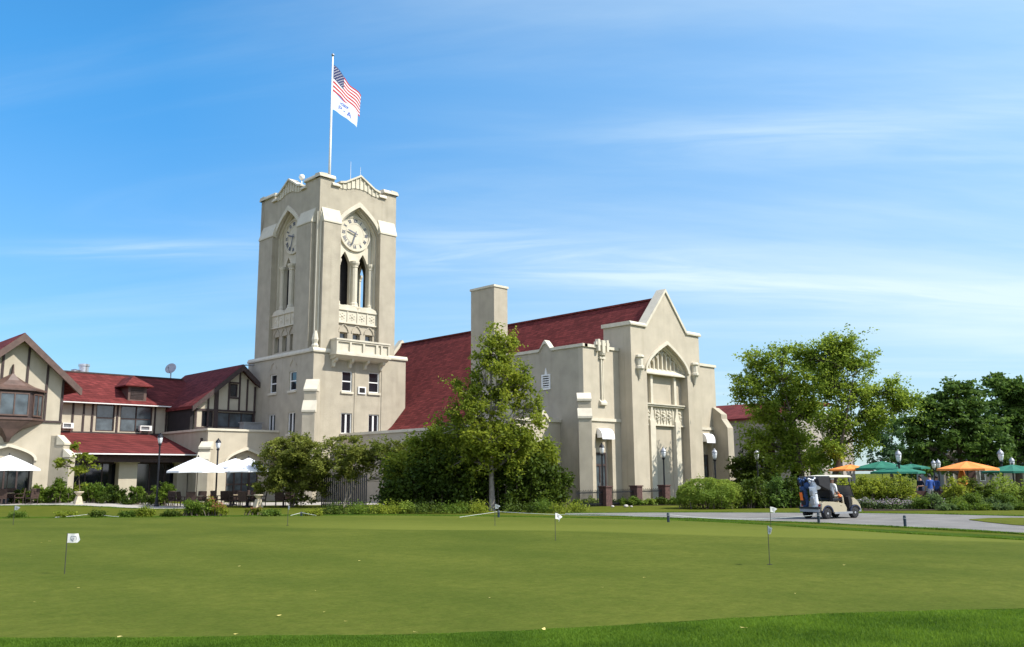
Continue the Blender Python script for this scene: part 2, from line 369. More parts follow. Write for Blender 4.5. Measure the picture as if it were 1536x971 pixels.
def cloud(rot, sc, nscale, lo, hi, seed, det=7, dist=.6):
    mp = nt.nodes.new('ShaderNodeMapping'); mp.vector_type = 'TEXTURE'; mp.inputs['Rotation'].default_value = (0, 0, rot); mp.inputs['Scale'].default_value = (1/sc[0], 1/sc[1], 1); mp.inputs['Location'].default_value = (seed, seed*.7, 0)
    nt.links.new(cb.outputs[0], mp.inputs[0])
    n = nt.nodes.new('ShaderNodeTexNoise'); n.inputs['Scale'].default_value = nscale; n.inputs['Detail'].default_value = det; n.inputs['Roughness'].default_value = .58; n.inputs['Distortion'].default_value = dist
    nt.links.new(mp.outputs[0], n.inputs['Vector'])
    r = nt.nodes.new('ShaderNodeMapRange'); r.inputs[1].default_value = lo; r.inputs[2].default_value = hi; r.clamp = True; r.interpolation_type = 'SMOOTHSTEP'; nt.links.new(n.outputs[0], r.inputs[0])
    return r.outputs[0]
c1 = cloud(R(-38), (.35, 1.5, 1), .55, .36, .74, 3.1); c2 = cloud(R(-52), (.40, 1.7, 1), .8, .44, .80, 9.3, 8, .8)
# more thin cloud towards the camera's right, where the photograph's sky pales
dotr = mth('ADD', mth('MULTIPLY', sp.outputs[0], RT.x), mth('MULTIPLY', sp.outputs[1], RT.y))
side = nt.nodes.new('ShaderNodeMapRange'); side.inputs[1].default_value = -.35; side.inputs[2].default_value = .5; side.inputs[3].default_value = .0; side.inputs[4].default_value = .50; nt.links.new(dotr, side.inputs[0])
cf = mth('MULTIPLY', side.outputs[0], mth('ADD', mth('MULTIPLY', c1, .75), .55))
cf = mth('ADD', cf, mth('MULTIPLY', c2, mth('ADD', mth('MULTIPLY', side.outputs[0], .25), .17)))
low = nt.nodes.new('ShaderNodeMapRange'); low.inputs[1].default_value = 0; low.inputs[2].default_value = .35; low.inputs[3].default_value = .16; low.inputs[4].default_value = 0; nt.links.new(sp.outputs[2], low.inputs[0])
df_ = mth('MAXIMUM', mth('ADD', mth('MULTIPLY', sp.outputs[0], FW.x), mth('MULTIPLY', sp.outputs[1], FW.y)), .05)
az_ = mth('DIVIDE', dotr, df_); el_ = mth('DIVIDE', sp.outputs[2], df_)
def bank(a0, e0, slope, la, le, amt):          # a soft bank of cirrus at a fixed place in the sky
    da = mth('DIVIDE', mth('SUBTRACT', az_, a0), la); de = mth('DIVIDE', mth('SUBTRACT', el_, mth('ADD', e0, mth('MULTIPLY', mth('SUBTRACT', az_, a0), slope))), le)
    q = mth('ADD', mth('MULTIPLY', da, da), mth('MULTIPLY', de, de))
    return mth('MULTIPLY', mth('EXPONENT', mth('MULTIPLY', q, -1.0)), amt)
c4 = cloud(R(-44), (.8, 3.2, 1), 1.5, .34, .70, 4.4, 9, 1.0)
bk_ = mth('ADD', mth('ADD', bank(.03, .252, -.10, .20, .028, .44), bank(-.42, .262, .0, .16, .012, .35)), mth('ADD', bank(.38, .405, .07, .30, .035, .30), bank(.45, .205, -.05, .40, .022, .30)))
cf = mth('ADD', cf, mth('MULTIPLY', bk_, mth('ADD', mth('MULTIPLY', c4, .85), .25)))
cf = mth('MINIMUM', mth('ADD', cf, low.outputs[0]), .85)
tm = nt.nodes.new('ShaderNodeMixRGB'); tm.inputs[1].default_value = (.35, .50, .64, 1); tm.inputs[2].default_value = (.265, .715, .92, 1)
tr_ = nt.nodes.new('ShaderNodeMapRange'); tr_.inputs[1].default_value = .05; tr_.inputs[2].default_value = .42; nt.links.new(sp.outputs[2], tr_.inputs[0]); nt.links.new(tr_.outputs[0], tm.inputs[0])
tint = nt.nodes.new('ShaderNodeMixRGB'); tint.blend_type = 'MULTIPLY'; tint.inputs[0].default_value = 1; nt.links.new(tm.outputs[0], tint.inputs[2])
nt.links.new(sky.outputs[0], tint.inputs[1])
mx = nt.nodes.new('ShaderNodeMixRGB'); mx.inputs[2].default_value = (3.5, 4.15, 4.35, 1); nt.links.new(cf, mx.inputs[0]); nt.links.new(tint.outputs[0], mx.inputs[1])
dotf = mth('ADD', mth('MULTIPLY', sp.outputs[0], FW.x), mth('MULTIPLY', sp.outputs[1], FW.y))      # unseen bright cloud added behind the camera to fill the shaded faces
bk = nt.nodes.new('ShaderNodeMapRange'); bk.interpolation_type = 'SMOOTHSTEP'; bk.inputs[1].default_value = .30; bk.inputs[2].default_value = -.25; nt.links.new(dotf, bk.inputs[0])
c3 = cloud(0, (.9, .9, 1), .8, .30, .55, 21.0, 7, .3)
mb_ = nt.nodes.new('ShaderNodeMixRGB'); mb_.inputs[2].default_value = (8.6, 7.7, 8.0, 1); nt.links.new(mth('MULTIPLY', bk.outputs[0], mth('ADD', mth('MULTIPLY', c3, .30), .05)), mb_.inputs[0]); nt.links.new(mx.outputs[0], mb_.inputs[1]); mx = mb_
bg = nt.nodes.new('ShaderNodeBackground'); bg.inputs[1].default_value = .14; nt.links.new(mx.outputs[0], bg.inputs[0])
wo = nt.nodes.new('ShaderNodeOutputWorld'); nt.links.new(bg.outputs[0], wo.inputs[0])
sl = bpy.data.lights.new('sun', 'SUN'); sl.energy = 3.7; sl.angle = R(.5); sl.color = (1, .955, .875)
so = bpy.data.objects.new('sun', sl); COL.objects.link(so); so.location = (60, -60, 60); so.rotation_euler = SUN.to_track_quat('Z', 'Y').to_euler()
cam = bpy.data.cameras.new('camera'); cam.lens = 36*FOC/1536; cam.sensor_width = 36; cam.clip_end = 6000; cam.clip_start = .1
co = bpy.data.objects.new('camera', cam); COL.objects.link(co); scene.camera = co
up = Vector((0, 0, 1)); f3 = FW*math.cos(PITCH)+up*math.sin(PITCH); u3 = up*math.cos(PITCH)-FW*math.sin(PITCH)
cxv = RT*math.cos(ROLL)-u3*math.sin(ROLL); cyv = RT*math.sin(ROLL)+u3*math.cos(ROLL)
mt = Matrix((cxv, cyv, -f3)).transposed().to_4x4(); mt.translation = (0, 0, EYE); co.matrix_world = mt
scene.view_settings.view_transform = 'Standard'; scene.view_settings.look = 'None'; scene.view_settings.exposure = 0.85; scene.view_settings.gamma = 1
scene.render.engine = 'CYCLES'
# ------------------------------------------------------------------ ground
lawn = grassmat('lawn_grass', (.085, .098, .012), (.110, .118, .018), (.050, .072, .008), .14, 2.0, .6, 30)
roughm = grassmat('rough_grass', (.034, .070, .006), (.060, .100, .010), (.022, .046, .004), .5, 6, .8, 40)
greenm = grassmat('putting_green_grass', (.070, .090, .014), (.104, .118, .020), (.054, .078, .010), .35, 3.2, .2, 60, sunlit_band=1)
def sheet(name, rows, m, dz, nr=8, label=None, kind='structure', extra=None):
    """rows: two lists of world (x,y) points, equal length; grid between them"""
    A, B = rows; vs = []; fs = []; k = len(A)
    for j in range(nr+1):
        t = j/nr
        for i in range(k):
            x = A[i][0]*(1-t)+B[i][0]*t; y = A[i][1]*(1-t)+B[i][1]*t
            vs.append((x, y, gz(x, y)+dz+(extra(x, y, t, i/(k-1)) if extra else 0)))
    for j in range(nr):
        for i in range(k-1): fs.append((j*k+i, j*k+i+1, (j+1)*k+i+1, (j+1)*k+i))
    me = bpy.data.meshes.new(name); me.from_pydata(vs, [], fs)
    bm = bmesh.new(); bm.from_mesh(me); bmesh.ops.recalc_face_normals(bm, faces=bm.faces)
    bm.faces.ensure_lookup_table()
    if bm.faces[0].normal.z < 0: bmesh.ops.reverse_faces(bm, faces=bm.faces)
    bm.to_mesh(me); bm.free(); me.polygons.foreach_set('use_smooth', [True]*len(me.polygons)); me.materials.append(m)
    o = bpy.data.objects.new(name, me); COL.objects.link(o); o['kind'] = kind
    if label: o['label'] = label
    return o
def dens(pts, n, curve=True):
    """resample pixel polyline (px,py) to n points by px, smooth"""
    xs = np.linspace(pts[0][0], pts[-1][0], n); P = np.array(pts, float)
    ys = np.interp(xs, P[:, 0], P[:, 1])
    k = 5; yy = np.pad(ys, k, mode='edge'); ys = np.array([yy[i:i+2*k+1].mean() for i in range(n)])
    return list(zip(xs, ys))
gx = sorted(set([-3000, -1500, -700, -300, -150, -80, -40]+[float(v) for v in np.arange(-20, 96, 1.5)]+[110, 140, 200, 320, 600, 1200, 3000]))
gv = [(x, y, gz(x, y)) for y in gx for x in gx]; n = len(gx)
gf = [(j*n+i, j*n+i+1, (j+1)*n+i+1, (j+1)*n+i) for j in range(n-1) for i in range(n-1)]
me = bpy.data.meshes.new('ground'); me.from_pydata(gv, [], gf); me.polygons.foreach_set('use_smooth', [True]*len(gf)); me.materials.append(lawn)
g_o = bpy.data.objects.new('ground', me); COL.objects.link(g_o); g_o['kind'] = 'structure'
near = dens([(-500, 951), (0, 949), (350, 947), (700, 942), (900, 932), (1100, 919), (1300, 911), (1536, 906), (2100, 890)], 120)
far = dens([(-500, 780), (0, 777), (300, 775), (500, 772), (680, 773), (900, 777), (1000, 779), (1100, 783), (1170, 788), (1300, 797), (1536, 809), (2100, 845)], 120)
NA = [gpx(*p) for p in near]; FA = [gpx(*p) for p in far]
def und(x, y, t, s):
    e = min(1, t*14)*min(1, (1-t)*10)
    D, L = DL(x, y)
    h = .045*mn.noise(Vector((x*.11, y*.11, 3)))+.06*math.exp(-((D-29.5)/1.7)**2)*sst(L, -9, 0)
    return e*(.02+h)
def resample_far(nr=40): pass
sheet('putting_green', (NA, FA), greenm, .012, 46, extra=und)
# darker collar of rough round the green
def offs_y(pts, d): return [gpx(px, py+d) for px, py in pts]
NR = [gpx(px, 1010) for px, py in near]
sheet('rough_foreground', (NR, NA), roughm, .006, 6)
FR_ = [gpx(px, py-2.2-.006*max(0, px-900)) for px, py in far]
sheet('rough_collar', (FA, FR_), roughm, .008, 4)
# road
rn = dens([(845, 770.6), (900, 772.8), (1000, 776.5), (1100, 780), (1223, 783.5), (1350, 790), (1536, 800), (2100, 834)], 80)
rf = dens([(845, 769.6), (900, 768.6), (1000, 768), (1200, 768.5), (1380, 770), (1536, 774), (2100, 786)], 80)
sheet('road', ([gpx(*p) for p in rn], [gpx(*p) for p in rf]), M['road'], .012, 8)
ia = [(1446, 779.3), (1475, 783), (1510, 786.5), (1560, 790), (1700, 799), (2000, 815)]; ib = [(1446, 778.6), (1475, 776.6), (1510, 776.2), (1560, 776.8), (1700, 780), (2000, 790)]
sheet('grass_island', ([gpx(*p) for p in ia], [gpx(*p) for p in ib]), lawn, .03, 4)
# patio paving on the left and path to the tower door
pa = [GP(px, 54.8) for px in range(-200, 321, 20)]; pb = [GP(px, 63) for px in range(-200, 321, 20)]
sheet('patio_paving', ([(p.x, p.y) for p in pa], [(p.x, p.y) for p in pb]), M['paving'], .035, 10)
pa = [GP(px, 60.5) for px in range(322, 600, 20)]; pb = [GP(px, 68) for px in range(322, 600, 20)]
sheet('path', ([(p.x, p.y) for p in pa], [(p.x, p.y) for p in pb]), M['paving'], .02, 4)
pa = [GP(px, 55.2) for px in range(850, 1120, 15)]; pb = [GP(px, 58) for px in range(850, 1120, 15)]
sheet('flower_bed_soil', ([(p.x, p.y) for p in pa], [(p.x, p.y) for p in pb]), M['soil'], .02, 4)
pa = [GP(px, 45.0) for px in range(1290, 1800, 20)]; pb = [GP(px, 49) for px in range(1290, 1800, 20)]
sheet('garden_soil', ([(p.x, p.y) for p in pa], [(p.x, p.y) for p in pb]), M['soil'], .02, 4)
# ------------------------------------------------------------------ clock tower
TW = thing('clock_tower', 'tall cream square clock tower with gothic belfry openings and a flagpole on top', 'clock tower', (41.5, 65.3, 0))
X0, X1, Y0, Y1 = 37.25, 46.3, 60.13, 70.6
def wallplate(parent, kind, a0, a1, zt, holes, th=.35, m='stucco', z0=0, name='wall', outline=None, pos=None):
    b = MB(); b.T = pos; b.plate(outline or rect(a0, a1, z0, zt), holes, -th, 0); return b.build(name, m, parent)
TF = frame(0, Y0, 'front')            # s = world X
def LFm(X): return Matrix(((0, -1, 0, X), (-1, 0, 0, 0), (0, 0, 1, 0), (0, 0, 0, 1)))      # s = -world Y
TL = LFm(X0)
# lower storeys
fw = [(39.92, 40.9, 8.63, 10.28), (42.52, 43.58, 8.68, 10.36), (39.92, 40.95, 5.25, 6.9), (42.57, 43.6, 5.22, 6.9)]
wallplate(TW, 'f', X0, X1, 11.6, [rect(*r) for r in fw], pos=TF)
for i, r in enumerate(fw): window(TW, TF, *r, rows=2 if i < 2 else 1, cols=1 if i < 2 else 2, sill=.18, bar=.09 if i < 2 else .15)
lw = [(65.7, 66.78), (62.6, 63.7)]
lr = [(-b, -a, 8.75, 10.3) for a, b in lw]+[(-b, -a, 5.3, 7.0) for a, b in lw]
wallplate(TW, 'l', -Y1, -Y0-.36, 11.6, [rect(*r) for r in lr], pos=TL)
for i, r in enumerate(lr): window(TW, TL, *r, rows=2 if i < 2 else 1, cols=1 if i < 2 else 2, sill=.18, bar=.09 if i < 2 else .15)
b = MB(); b.box(X1-.35, X1, Y0+.36, Y1, 0, 11.6); b.box(X0+.36, X1-.36, Y1-.35, Y1, 0, 11.6); b.build('rear_wall', 'stucco', TW)
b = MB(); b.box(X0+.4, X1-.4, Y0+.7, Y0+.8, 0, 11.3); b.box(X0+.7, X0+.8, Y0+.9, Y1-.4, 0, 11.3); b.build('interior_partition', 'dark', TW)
# shallow strips and blind arches
b = MB(); b.T = TF
for a in (41.12, 43.78): b = MB(); b.T = TF; b.box(a, a+.12, -.0, .05, 5.4, 11.2); b.build('wall_moulding', 'stucco', TW)
for a, c in lw: b = MB(); b.T = TL; b.plate(archband(-(a+c)/2, .85, .1, 10.75, 11.25), [], .0, .05); b.build('blind_arch', 'stucco', TW)
# through wall vent on the front
b = MB(); b.T = TF; b.plate(rect(41.45, 42.2, 8.5, 9.1), [rect(41.55, 42.1, 8.6, 9.0)], .0, .1); v = b.build('wall_vent', 'white', TW)
b = MB(); b.T = TF; b.box(41.55, 42.1, .005, .05, 8.6, 9.0); b.build('grille', 'dark', v)
# string course
b = MB(); zs = 11.6
for T, a0, a1 in ((TF, X0-.12, X1+.12), (TL, -Y1, -Y0)):
    b.T = T; b.prism([(-.5, zs), (.12, zs), (.14, zs+.12), (.02, zs+.34), (-.5, zs+.4)], 'x', a0, a1)
b.T = None; b.box(X1-.5, X1+.1, Y0+.5, Y1, 11.603, 11.95)
b.build('string_course', 'stone', TW)
buttress(TW, diag(X0, Y0, -1, -1), .48, [(.75, 8.55, 9.35), (1.15, 6.9, 7.65)])
# upper shaft: four faces
UX0, UX1, UY0, UY1 = 37.6, 45.3, 60.5, 70.1
def upper_face(T, half, visible=True):
    """T maps s=0 to the face centre"""
    bay = 1.95
    top = 26.15
    par = [(-half, 11.9), (half, 11.9), (half, top), (2.5, top), (2.5, 25.75), (2.0, 25.75), (2.0, 26.0), (1.5, 26.15), (.9, 26.5), (0, 27.0), (-.9, 26.5), (-1.5, 26.15), (-2.0, 26.0), (-2.0, 25.75), (-2.5, 25.75), (-2.5, top), (-half, top)]
    holes = [arch(0, 2*bay, 15.7, 21.9, 24.3, 12, .6)]
    small = [(-1.62, -.87), (-.37, .37), (.87, 1.62)]
    for a, c in small: holes.append(rect(a, c, 12.15, 13.5))
    m = MB(); m.T = T; m.plate(par, holes, -.62, 0); wl = m.build('shaft_wall', 'stucco', TW)
    for a, c in small: window(TW, T, a, c, 12.15, 13.5, .3, 'stucco', 'glassb', 1, 1)
    # recessed tympanum with the two belfry openings
    m = MB(); m.T = T
    ho = [arch(-.9, 1.06, 15.9, 19.3, 20.45, 8, .62), arch(.9, 1.06, 15.9, 19.3, 20.45, 8, .62)]
    m.plate(arch(0, 2*bay+.3, 15.65, 21.9, 24.45, 12, .6), ho, -.95, -.625); m.build('belfry_tracery', 'stone', TW)
    # stepped mouldings in the arch reveal
    m = MB(); m.T = T
    for k, (tt, d0, d1) in enumerate(((.20, -.60, -.42), (.10, -.42, -.22))):
        m.plate(archband(0, 2*bay-2*tt-.02, tt, 21.9, 24.3-tt*1.25, .6, 12), [], d0, d1)
        for sgn in (-1, 1):
            a = sgn*(bay-tt-.01); c = sgn*(bay-.01); m.box(min(a, c), max(a, c), d0, d1, 15.7, 21.9)
    m.build('arch_moulding', 'stone', TW)
    m = MB(); m.T = T; m.plate(archband(0, 2*bay, .34, 22.3, 24.3, .6, 12), [], .003, .14); m.build('arch_hood', 'stone', TW)
    # columns
    for cx_, r in ((0, .27), (-1.62, .2), (1.62, .2)):
        m = MB(); m.T = T; n0 = -.52 if cx_ == 0 else -.55
        m.lathe([(r*1.5, 15.7), (r*1.5, 15.85), (r*1.25, 15.95), (r*1.3, 16.05), (r, 16.2), (r, 19.15)], (cx_, n0, 0), 10)
        m.lathe([(r*1.0, 19.152), (r*1.2, 19.2), (r*1.15, 19.3), (r*1.55, 19.5), (r*1.6, 19.68)], (cx_, n0, 0), 10)
        m.build('column', 'stone', TW, smooth=False)
    # sill mounds and carved frieze
    m = MB(); m.T = T
    for q in (-.98, .98):
        prof = [(q+.95*math.cos(PI*i/8), 15.42+.36*math.sin(PI*i/8)) for i in range(9)]
        m.plate(prof, [], -.35, .13)
    m.box(-1.96, 1.96, .003, .16, 15.3, 15.43); m.box(-1.96, 1.96, .003, .16, 14.22, 14.32); m.box(-1.94, 1.94, .004, .06, 14.32, 15.3)
    for i in range(5):
        s = -1.94+.97*i; m.box(s-.04 if i else s, s+.04 if i < 4 else s, .06, .12, 14.32, 15.3)
    for i in range(4):
        c_ = -1.94+.97*(i+.5)
        for k in range(6):
            t = 2*PI*k/6+.4; m.lathe([(.02, -.05), (.09, -.03), (.09, .03), (.02, .05)], (c_+.22*math.cos(t), .02, 14.81+.24*math.sin(t)), 6)
        m.lathe([(.02, -.1), (.12, -.05), (.12, .05), (.02, .1)], (c_, .02, 14.81), 8)
    m.build('frieze', 'stone', TW)
    m = MB(); m.T = T
    for a, c in small: m.plate(archband((a+c)/2, c-a+.1, .09, 13.5, 14.1, .5, 6), [], .003, .07)
    m.build('window_hood', 'stucco', TW)
    # buttress strips with sloped caps
    bo = {True: 3.62}.get(half < 4, 4.25)
    for sgn in (-1, 1):
        a, c = sorted((sgn*1.98, sgn*bo))
        m = MB(); m.T = T; m.box(a, c, .0, .37, 11.95, 22.42); o = m.build('buttress_strip', 'stucco', TW)
        m = MB(); m.T = T; m.prism([(-.02, 22.35), (.43, 22.35), (.43, 22.47), (.015, 23.6), (-.02, 23.6)], 'x', a-.04, c+.06); m.build('cap', 'stone', o)
    # parapet copings and carved gable
    m = MB(); m.T = T
    for sgn in (-1, 1):
        a, c = sorted((sgn*2.45, sgn*(half+.14)))
        m.prism([(-.7, top), (.16, top), (.16, top+.1), (.04, top+.32), (-.6, top+.36)], 'x', a, c)
        a, c = sorted((sgn*1.98, sgn*2.75)); m.prism([(-.2, 25.62), (.18, 25.62), (.18, 25.72), (.05, 25.9), (-.2, 25.9)], 'x', a, c)
    up_ = [(-2.05, 26.12), (-1.5, 26.25), (-.9, 26.6), (0, 27.13), (.9, 26.6), (1.5, 26.25), (2.05, 26.12)]
    lo_ = [(x, z-.17) for x, z in up_]
    m.plate(lo_+up_[::-1], [], -.7, .2)
    m.build('parapet_coping', 'stone', TW)
    m = MB(); m.T = T
    lo2 = [(-1.95, 25.62), (-1.5, 25.72), (-.9, 25.95), (-.4, 26.02), (0, 26.0), (.4, 25.92), (.9, 25.7), (1.5, 25.42), (1.95, 25.3)] if False else [(-1.95, 25.55), (-1.3, 25.6), (-.6, 25.85), (0, 25.9), (.6, 25.85), (1.3, 25.6), (1.95, 25.55)]
    m.plate(lo2+[(x*.97, z-.17) for x, z in up_][::-1], [], .003, .05)
    for i in range(9):
        s = -1.68+.42*i; zt = np.interp(s, [p[0] for p in up_], [p[1] for p in up_])-.22; zb = np.interp(s, [p[0] for p in lo2], [p[1] for p in lo2])+.03
        m.prism([(s-.03, zb), (s+.03, zb), (s+.05, zt), (s-.05, zt)], 'y', .05, .13)
    m.build('parapet_carving', 'stone', TW)
    # clock
    ck = MB(); ck.T = T; cz = 22.1; n0 = -.625
    k = 48; ck.plate([(1.4*math.cos(2*PI*i/k), cz+1.4*math.sin(2*PI*i/k)) for i in range(k)], [], n0+.002, n0+.09)
    dial = ck.build('clock_dial', 'stone', TW)
    r_ = MB(); r_.T = T; flatring(r_, 0, cz, 1.4, 1.52, n0, n0+.16); flatring(r_, 0, cz, .86, .9, n0+.09, n0+.11); r_.build('ring', 'stone', dial)
    nm = MB(); base = T
    ROM = ['XII', 'I', 'II', 'III', 'IV', 'V', 'VI', 'VII', 'VIII', 'IX', 'X', 'XI']
    GW = {'I': .1, 'V': .2, 'X': .2}
    for i, tx in enumerate(ROM):
        a = -2*PI*i/12
        nm.T = base @ Matrix.Translation((0, 0, cz)) @ Matrix.Rotation(-a, 4, 'Y') if True else None
        wd = sum(GW[ch] for ch in tx); x = -wd/2
        def st(x0, x1, z0=.98, z1=1.28, t=.028): nm.prism([(x0-t, z0), (x0+t, z0), (x1+t, z1), (x1-t, z1)], 'y', n0+.09, n0+.115)
        for ch in tx:
            g = GW[ch]; c_ = x+g/2
            if ch == 'I': st(c_, c_)
            elif ch == 'V': st(c_, c_-.07, t=.03); st(c_, c_+.07, t=.018)
            else: st(c_-.07, c_+.07, t=.018); st(c_+.07, c_-.07, t=.03)
            x += g
    nm.build('numerals', 'numeral', dial)
    for ang, ln, wd in ((9.55/12*2*PI, .85, .065), (33/60*2*PI, 1.18, .045)):
        h = MB(); h.T = T @ Matrix.Translation((0, 0, cz)) @ Matrix.Rotation(ang, 4, 'Y')
        h.prism([(-wd*.6, -.22), (wd*.6, -.22), (wd, ln*.72), (0, ln), (-wd, ln*.72)], 'y', n0+.13+wd, n0+.16+wd)
        h.build('clock_hand', 'numeral', dial)
def TS(ox, oy, kind): return frame(ox, oy, kind)
mxs, mys = (UX0+UX1)/2, (UY0+UY1)/2
upper_face(frame(mxs, UY0, 'front'), (UX1-UX0)/2)
upper_face(frame(UX0, mys, 'left'), (UY1-UY0)/2-.003)
upper_face(frame(UX1, mys, 'right'), (UY1-UY0)/2-.003)
upper_face(frame(mxs, UY1, 'back'), (UX1-UX0)/2)
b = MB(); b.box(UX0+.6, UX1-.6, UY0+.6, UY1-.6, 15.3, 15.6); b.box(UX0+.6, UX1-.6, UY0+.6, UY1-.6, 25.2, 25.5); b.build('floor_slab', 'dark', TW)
b = MB(); b.box(UX0+.9, UX1-3.4, UY0+1.3, UY1-1.2, 15.601, 25.199); b.box(UX1-3.39, UX1-2.2, UY0+3.6, UY1-1.2, 15.602, 25.198); b.build('belfry_shade_block', 'dark', TW)  # dark blocks added inside so the belfry openings read as shaded
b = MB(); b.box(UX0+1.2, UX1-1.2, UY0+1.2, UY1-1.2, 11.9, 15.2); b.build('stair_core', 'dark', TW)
# slim corner shafts in the notch beside the strips
b = MB()
for dx, dy in ((.06, .0), (.0, .06)):
    b.tube([(UX0-.02+dx*3, UY0-.02+dy*3, 11.9), (UX0-.02+dx*3, UY0-.02+dy*3, 23.2)], .09, 6)
b.lathe([(.26, 11.95), (.3, 12.1), (.2, 12.3), (.28, 12.6), (.22, 12.9), (.12, 13.3)], (UX0-.12, UY0-.12, 0), 8)
b.build('corner_shaft', 'stone', TW)
# balcony
bc = MB(); bc.T = frame(0, UY0, 'front'); a0, a1 = 38.75, 43.9
bc.box(a0-.1, a1+.1, 0, 1.4, 11.42, 11.6); bc.prism([(.0, 11.05), (1.0, 11.2), (1.32, 11.42), (0, 11.42)], 'x', a0, a1)
bal = bc.build('balcony', 'stone', TW)
bc = MB(); bc.T = frame(0, UY0, 'front')
bc.plate(rect(a0, a1, 11.6, 12.6), [rect(a0+.14+i*1.28, a0+.14+i*1.28+1.1, 11.74, 12.48) for i in range(3)]+[rect(a0+4.02, a0+4.3, 11.74, 12.48), rect(a0+4.45, a1-.12, 11.74, 12.48)], 1.16, 1.28)
bc.box(a0+.02, a1-.02, 1.06, 1.158, 11.6, 12.58)
for a in (a0, a1-.14): bc.box(a, a+.14, .38, 1.155, 11.6, 12.6)
bc.box(a0-.06, a1+.06, 1.0, 1.34, 12.602, 12.74)
for a in (a0-.05, a1-.17): bc.box(a, a+.22, .38, .998, 12.603, 12.735)
bc.build('parapet', 'stone', bal)
for s in (39.0, 40.55, 42.05, 43.6):
    m = MB(); m.T = frame(0, UY0, 'front'); m.prism([(.37, 10.5), (.55, 10.55), (.62, 10.85), (.95, 11.0), (1.0, 11.2), (.37, 11.2)], 'x', s-.12, s+.12); m.build('bracket', 'stone', bal)
# roof top fittings
def GV(px, py, D): return Vector((*wx(D, (px-768)/1350.0*D), 0))
pb_ = Vector((40.0, 63.0, 0))
FPX = 40.11; FPY = 63.13
fp = thing('flagpole', 'tall white flagpole rising from the top of the clock tower', 'flagpole', (FPX, FPY, 25.5))
b = MB(); b.lathe([(.12, 0), (.1, 5), (.06, 12.95)], (FPX, FPY, 25.5), 10); b.build('pole', 'white', fp, smooth=True)
b = MB(); b.lathe([(.02, 0), (.11, .06), (.14, .15), (.11, .24), (.02, .3)], (FPX, FPY, 38.44), 10); b.build('finial', 'grey', fp, smooth=True)
b = MB(); b.lathe([(.3, 0), (.3, .12), (.15, .25)], (FPX, FPY, 25.5), 10); b.build('base', 'grey', fp)
for (dx, dy, h, lab) in ((2.3, -.5, 3.2, 'thin pale radio mast on the tower roof just right of the flagpole'), (4.0, -1.0, 2.9, 'thin short radio mast near the gable peak of the tower roof')):
    m = MB(); c = (FPX+dx*.55, 61.9+dy*.2, 25.5); m.tube([c, (c[0], c[1], c[2]+h)], [.035, .012], 5); m.box(c[0]-.15, c[0]+.15, c[1]-.15, c[1]+.15, 25.5, 25.6)
    tag(m.build('antenna', 'white'), lab, 'antenna', 'antennas on the tower roof')
m = MB(); c = (UX0+.7, 64.6, 26.35); m.lathe([(.03, 0), (.17, .1), (.26, .3), (.2, .5), (.03, .58)], (c[0], c[1], 26.95), 12); m.tube([(c[0], c[1], 25.5), (c[0], c[1], 27.0)], .05, 6)
tag(m.build('roof_dome', 'white', smooth=True), 'small white round dome on a stem on the left parapet of the tower', 'dome')
# flags
def flagsurf(ztop, hoist, lat, dep, drop, seed, ext=1.0):
    def S(u, v):
        u *= 1.0
        wv = .16*math.sin(u*7.5+seed+v*1.3)*u**.6+.07*math.sin(u*15+v*3+seed*2)*u
        a = RT*(lat*u)+FW*(dep*u)
        nrm = (RT*dep-FW*lat).normalized()
        p = Vector((FPX, FPY, 0))+RT*.09+a+nrm*wv
        z = ztop-v*hoist*(1-.15*u)-drop*(u**1.15)+.05*math.sin(u*9+v*4+seed)
        return Vector((p.x, p.y, z))
    return S
def flag_mesh(name, S, nu, nv, matf, mats, parent, th=.012):
    m = MB(); vs = []; fs = []
    nrm = Vector((0, 0, 0))
    for j in range(nv+1):
        for i in range(nu+1): vs.append(S(i/nu, j/nv))
    k = nu+1
    for j in range(nv):
        for i in range(nu): fs.append((j*k+i, j*k+i+1, (j+1)*k+i+1, (j+1)*k+i)); m.mi.append(matf(i, j))
    m.v = vs; m.f = fs
    return m.build(name, mats, parent, smooth=True, fix=False)
z1 = HZ(499, 99, 73)
ZT = 37.65
S1 = flagsurf(ZT, 2.4, 1.9, 2.6, 1.75, .4)
fo = thing('national_flag', 'american flag with stars and stripes flying from the pole above the tower', 'flag', (FPX, FPY, ZT))
flag_mesh('cloth', S1, 40, 13, lambda i, j: 2 if (i < 16 and j < 7) else (0 if j % 2 == 0 else 1), ['stripe_red', 'stripe_white', 'canton'], fo)
st_ = MB()
for r in range(9):
    for c in range(6 if r % 2 == 0 else 5):
        u = (.4/12)*(1+2*c+(r % 2)); v = (7/13)*(r+1)/10
        for sg in (-1, 1):
            ce = S1(u, v); du = (S1(u+.01, v)-S1(u-.01, v)); dv = S1(u, v-.01)-S1(u, v+.01); nn = du.cross(dv).normalized()*(.008*sg)
            pts = [ce+nn+(du.normalized()*math.sin(2*PI*k/10)+dv.normalized()*math.cos(2*PI*k/10))*(.062 if k % 2 == 0 else .026) for k in range(10)]
            st_.add([ce+nn]+pts, [(0, 1+k, 1+(k+1) % 10) for k in range(10)])
st_.build('stars', 'stripe_white', fo, fix=False)
ZT2 = ZT-2.5
S2 = flagsurf(ZT2, 1.6, 1.85, 2.0, 1.15, 1.7)
fo2 = thing('club_flag', 'pale blue white club flag with blue crest and letters below the national flag', 'flag', (FPX, FPY, ZT2))
flag_mesh('cloth', S2, 32, 10, lambda i, j: 0, ['flag2'], fo2)
pr = MB()
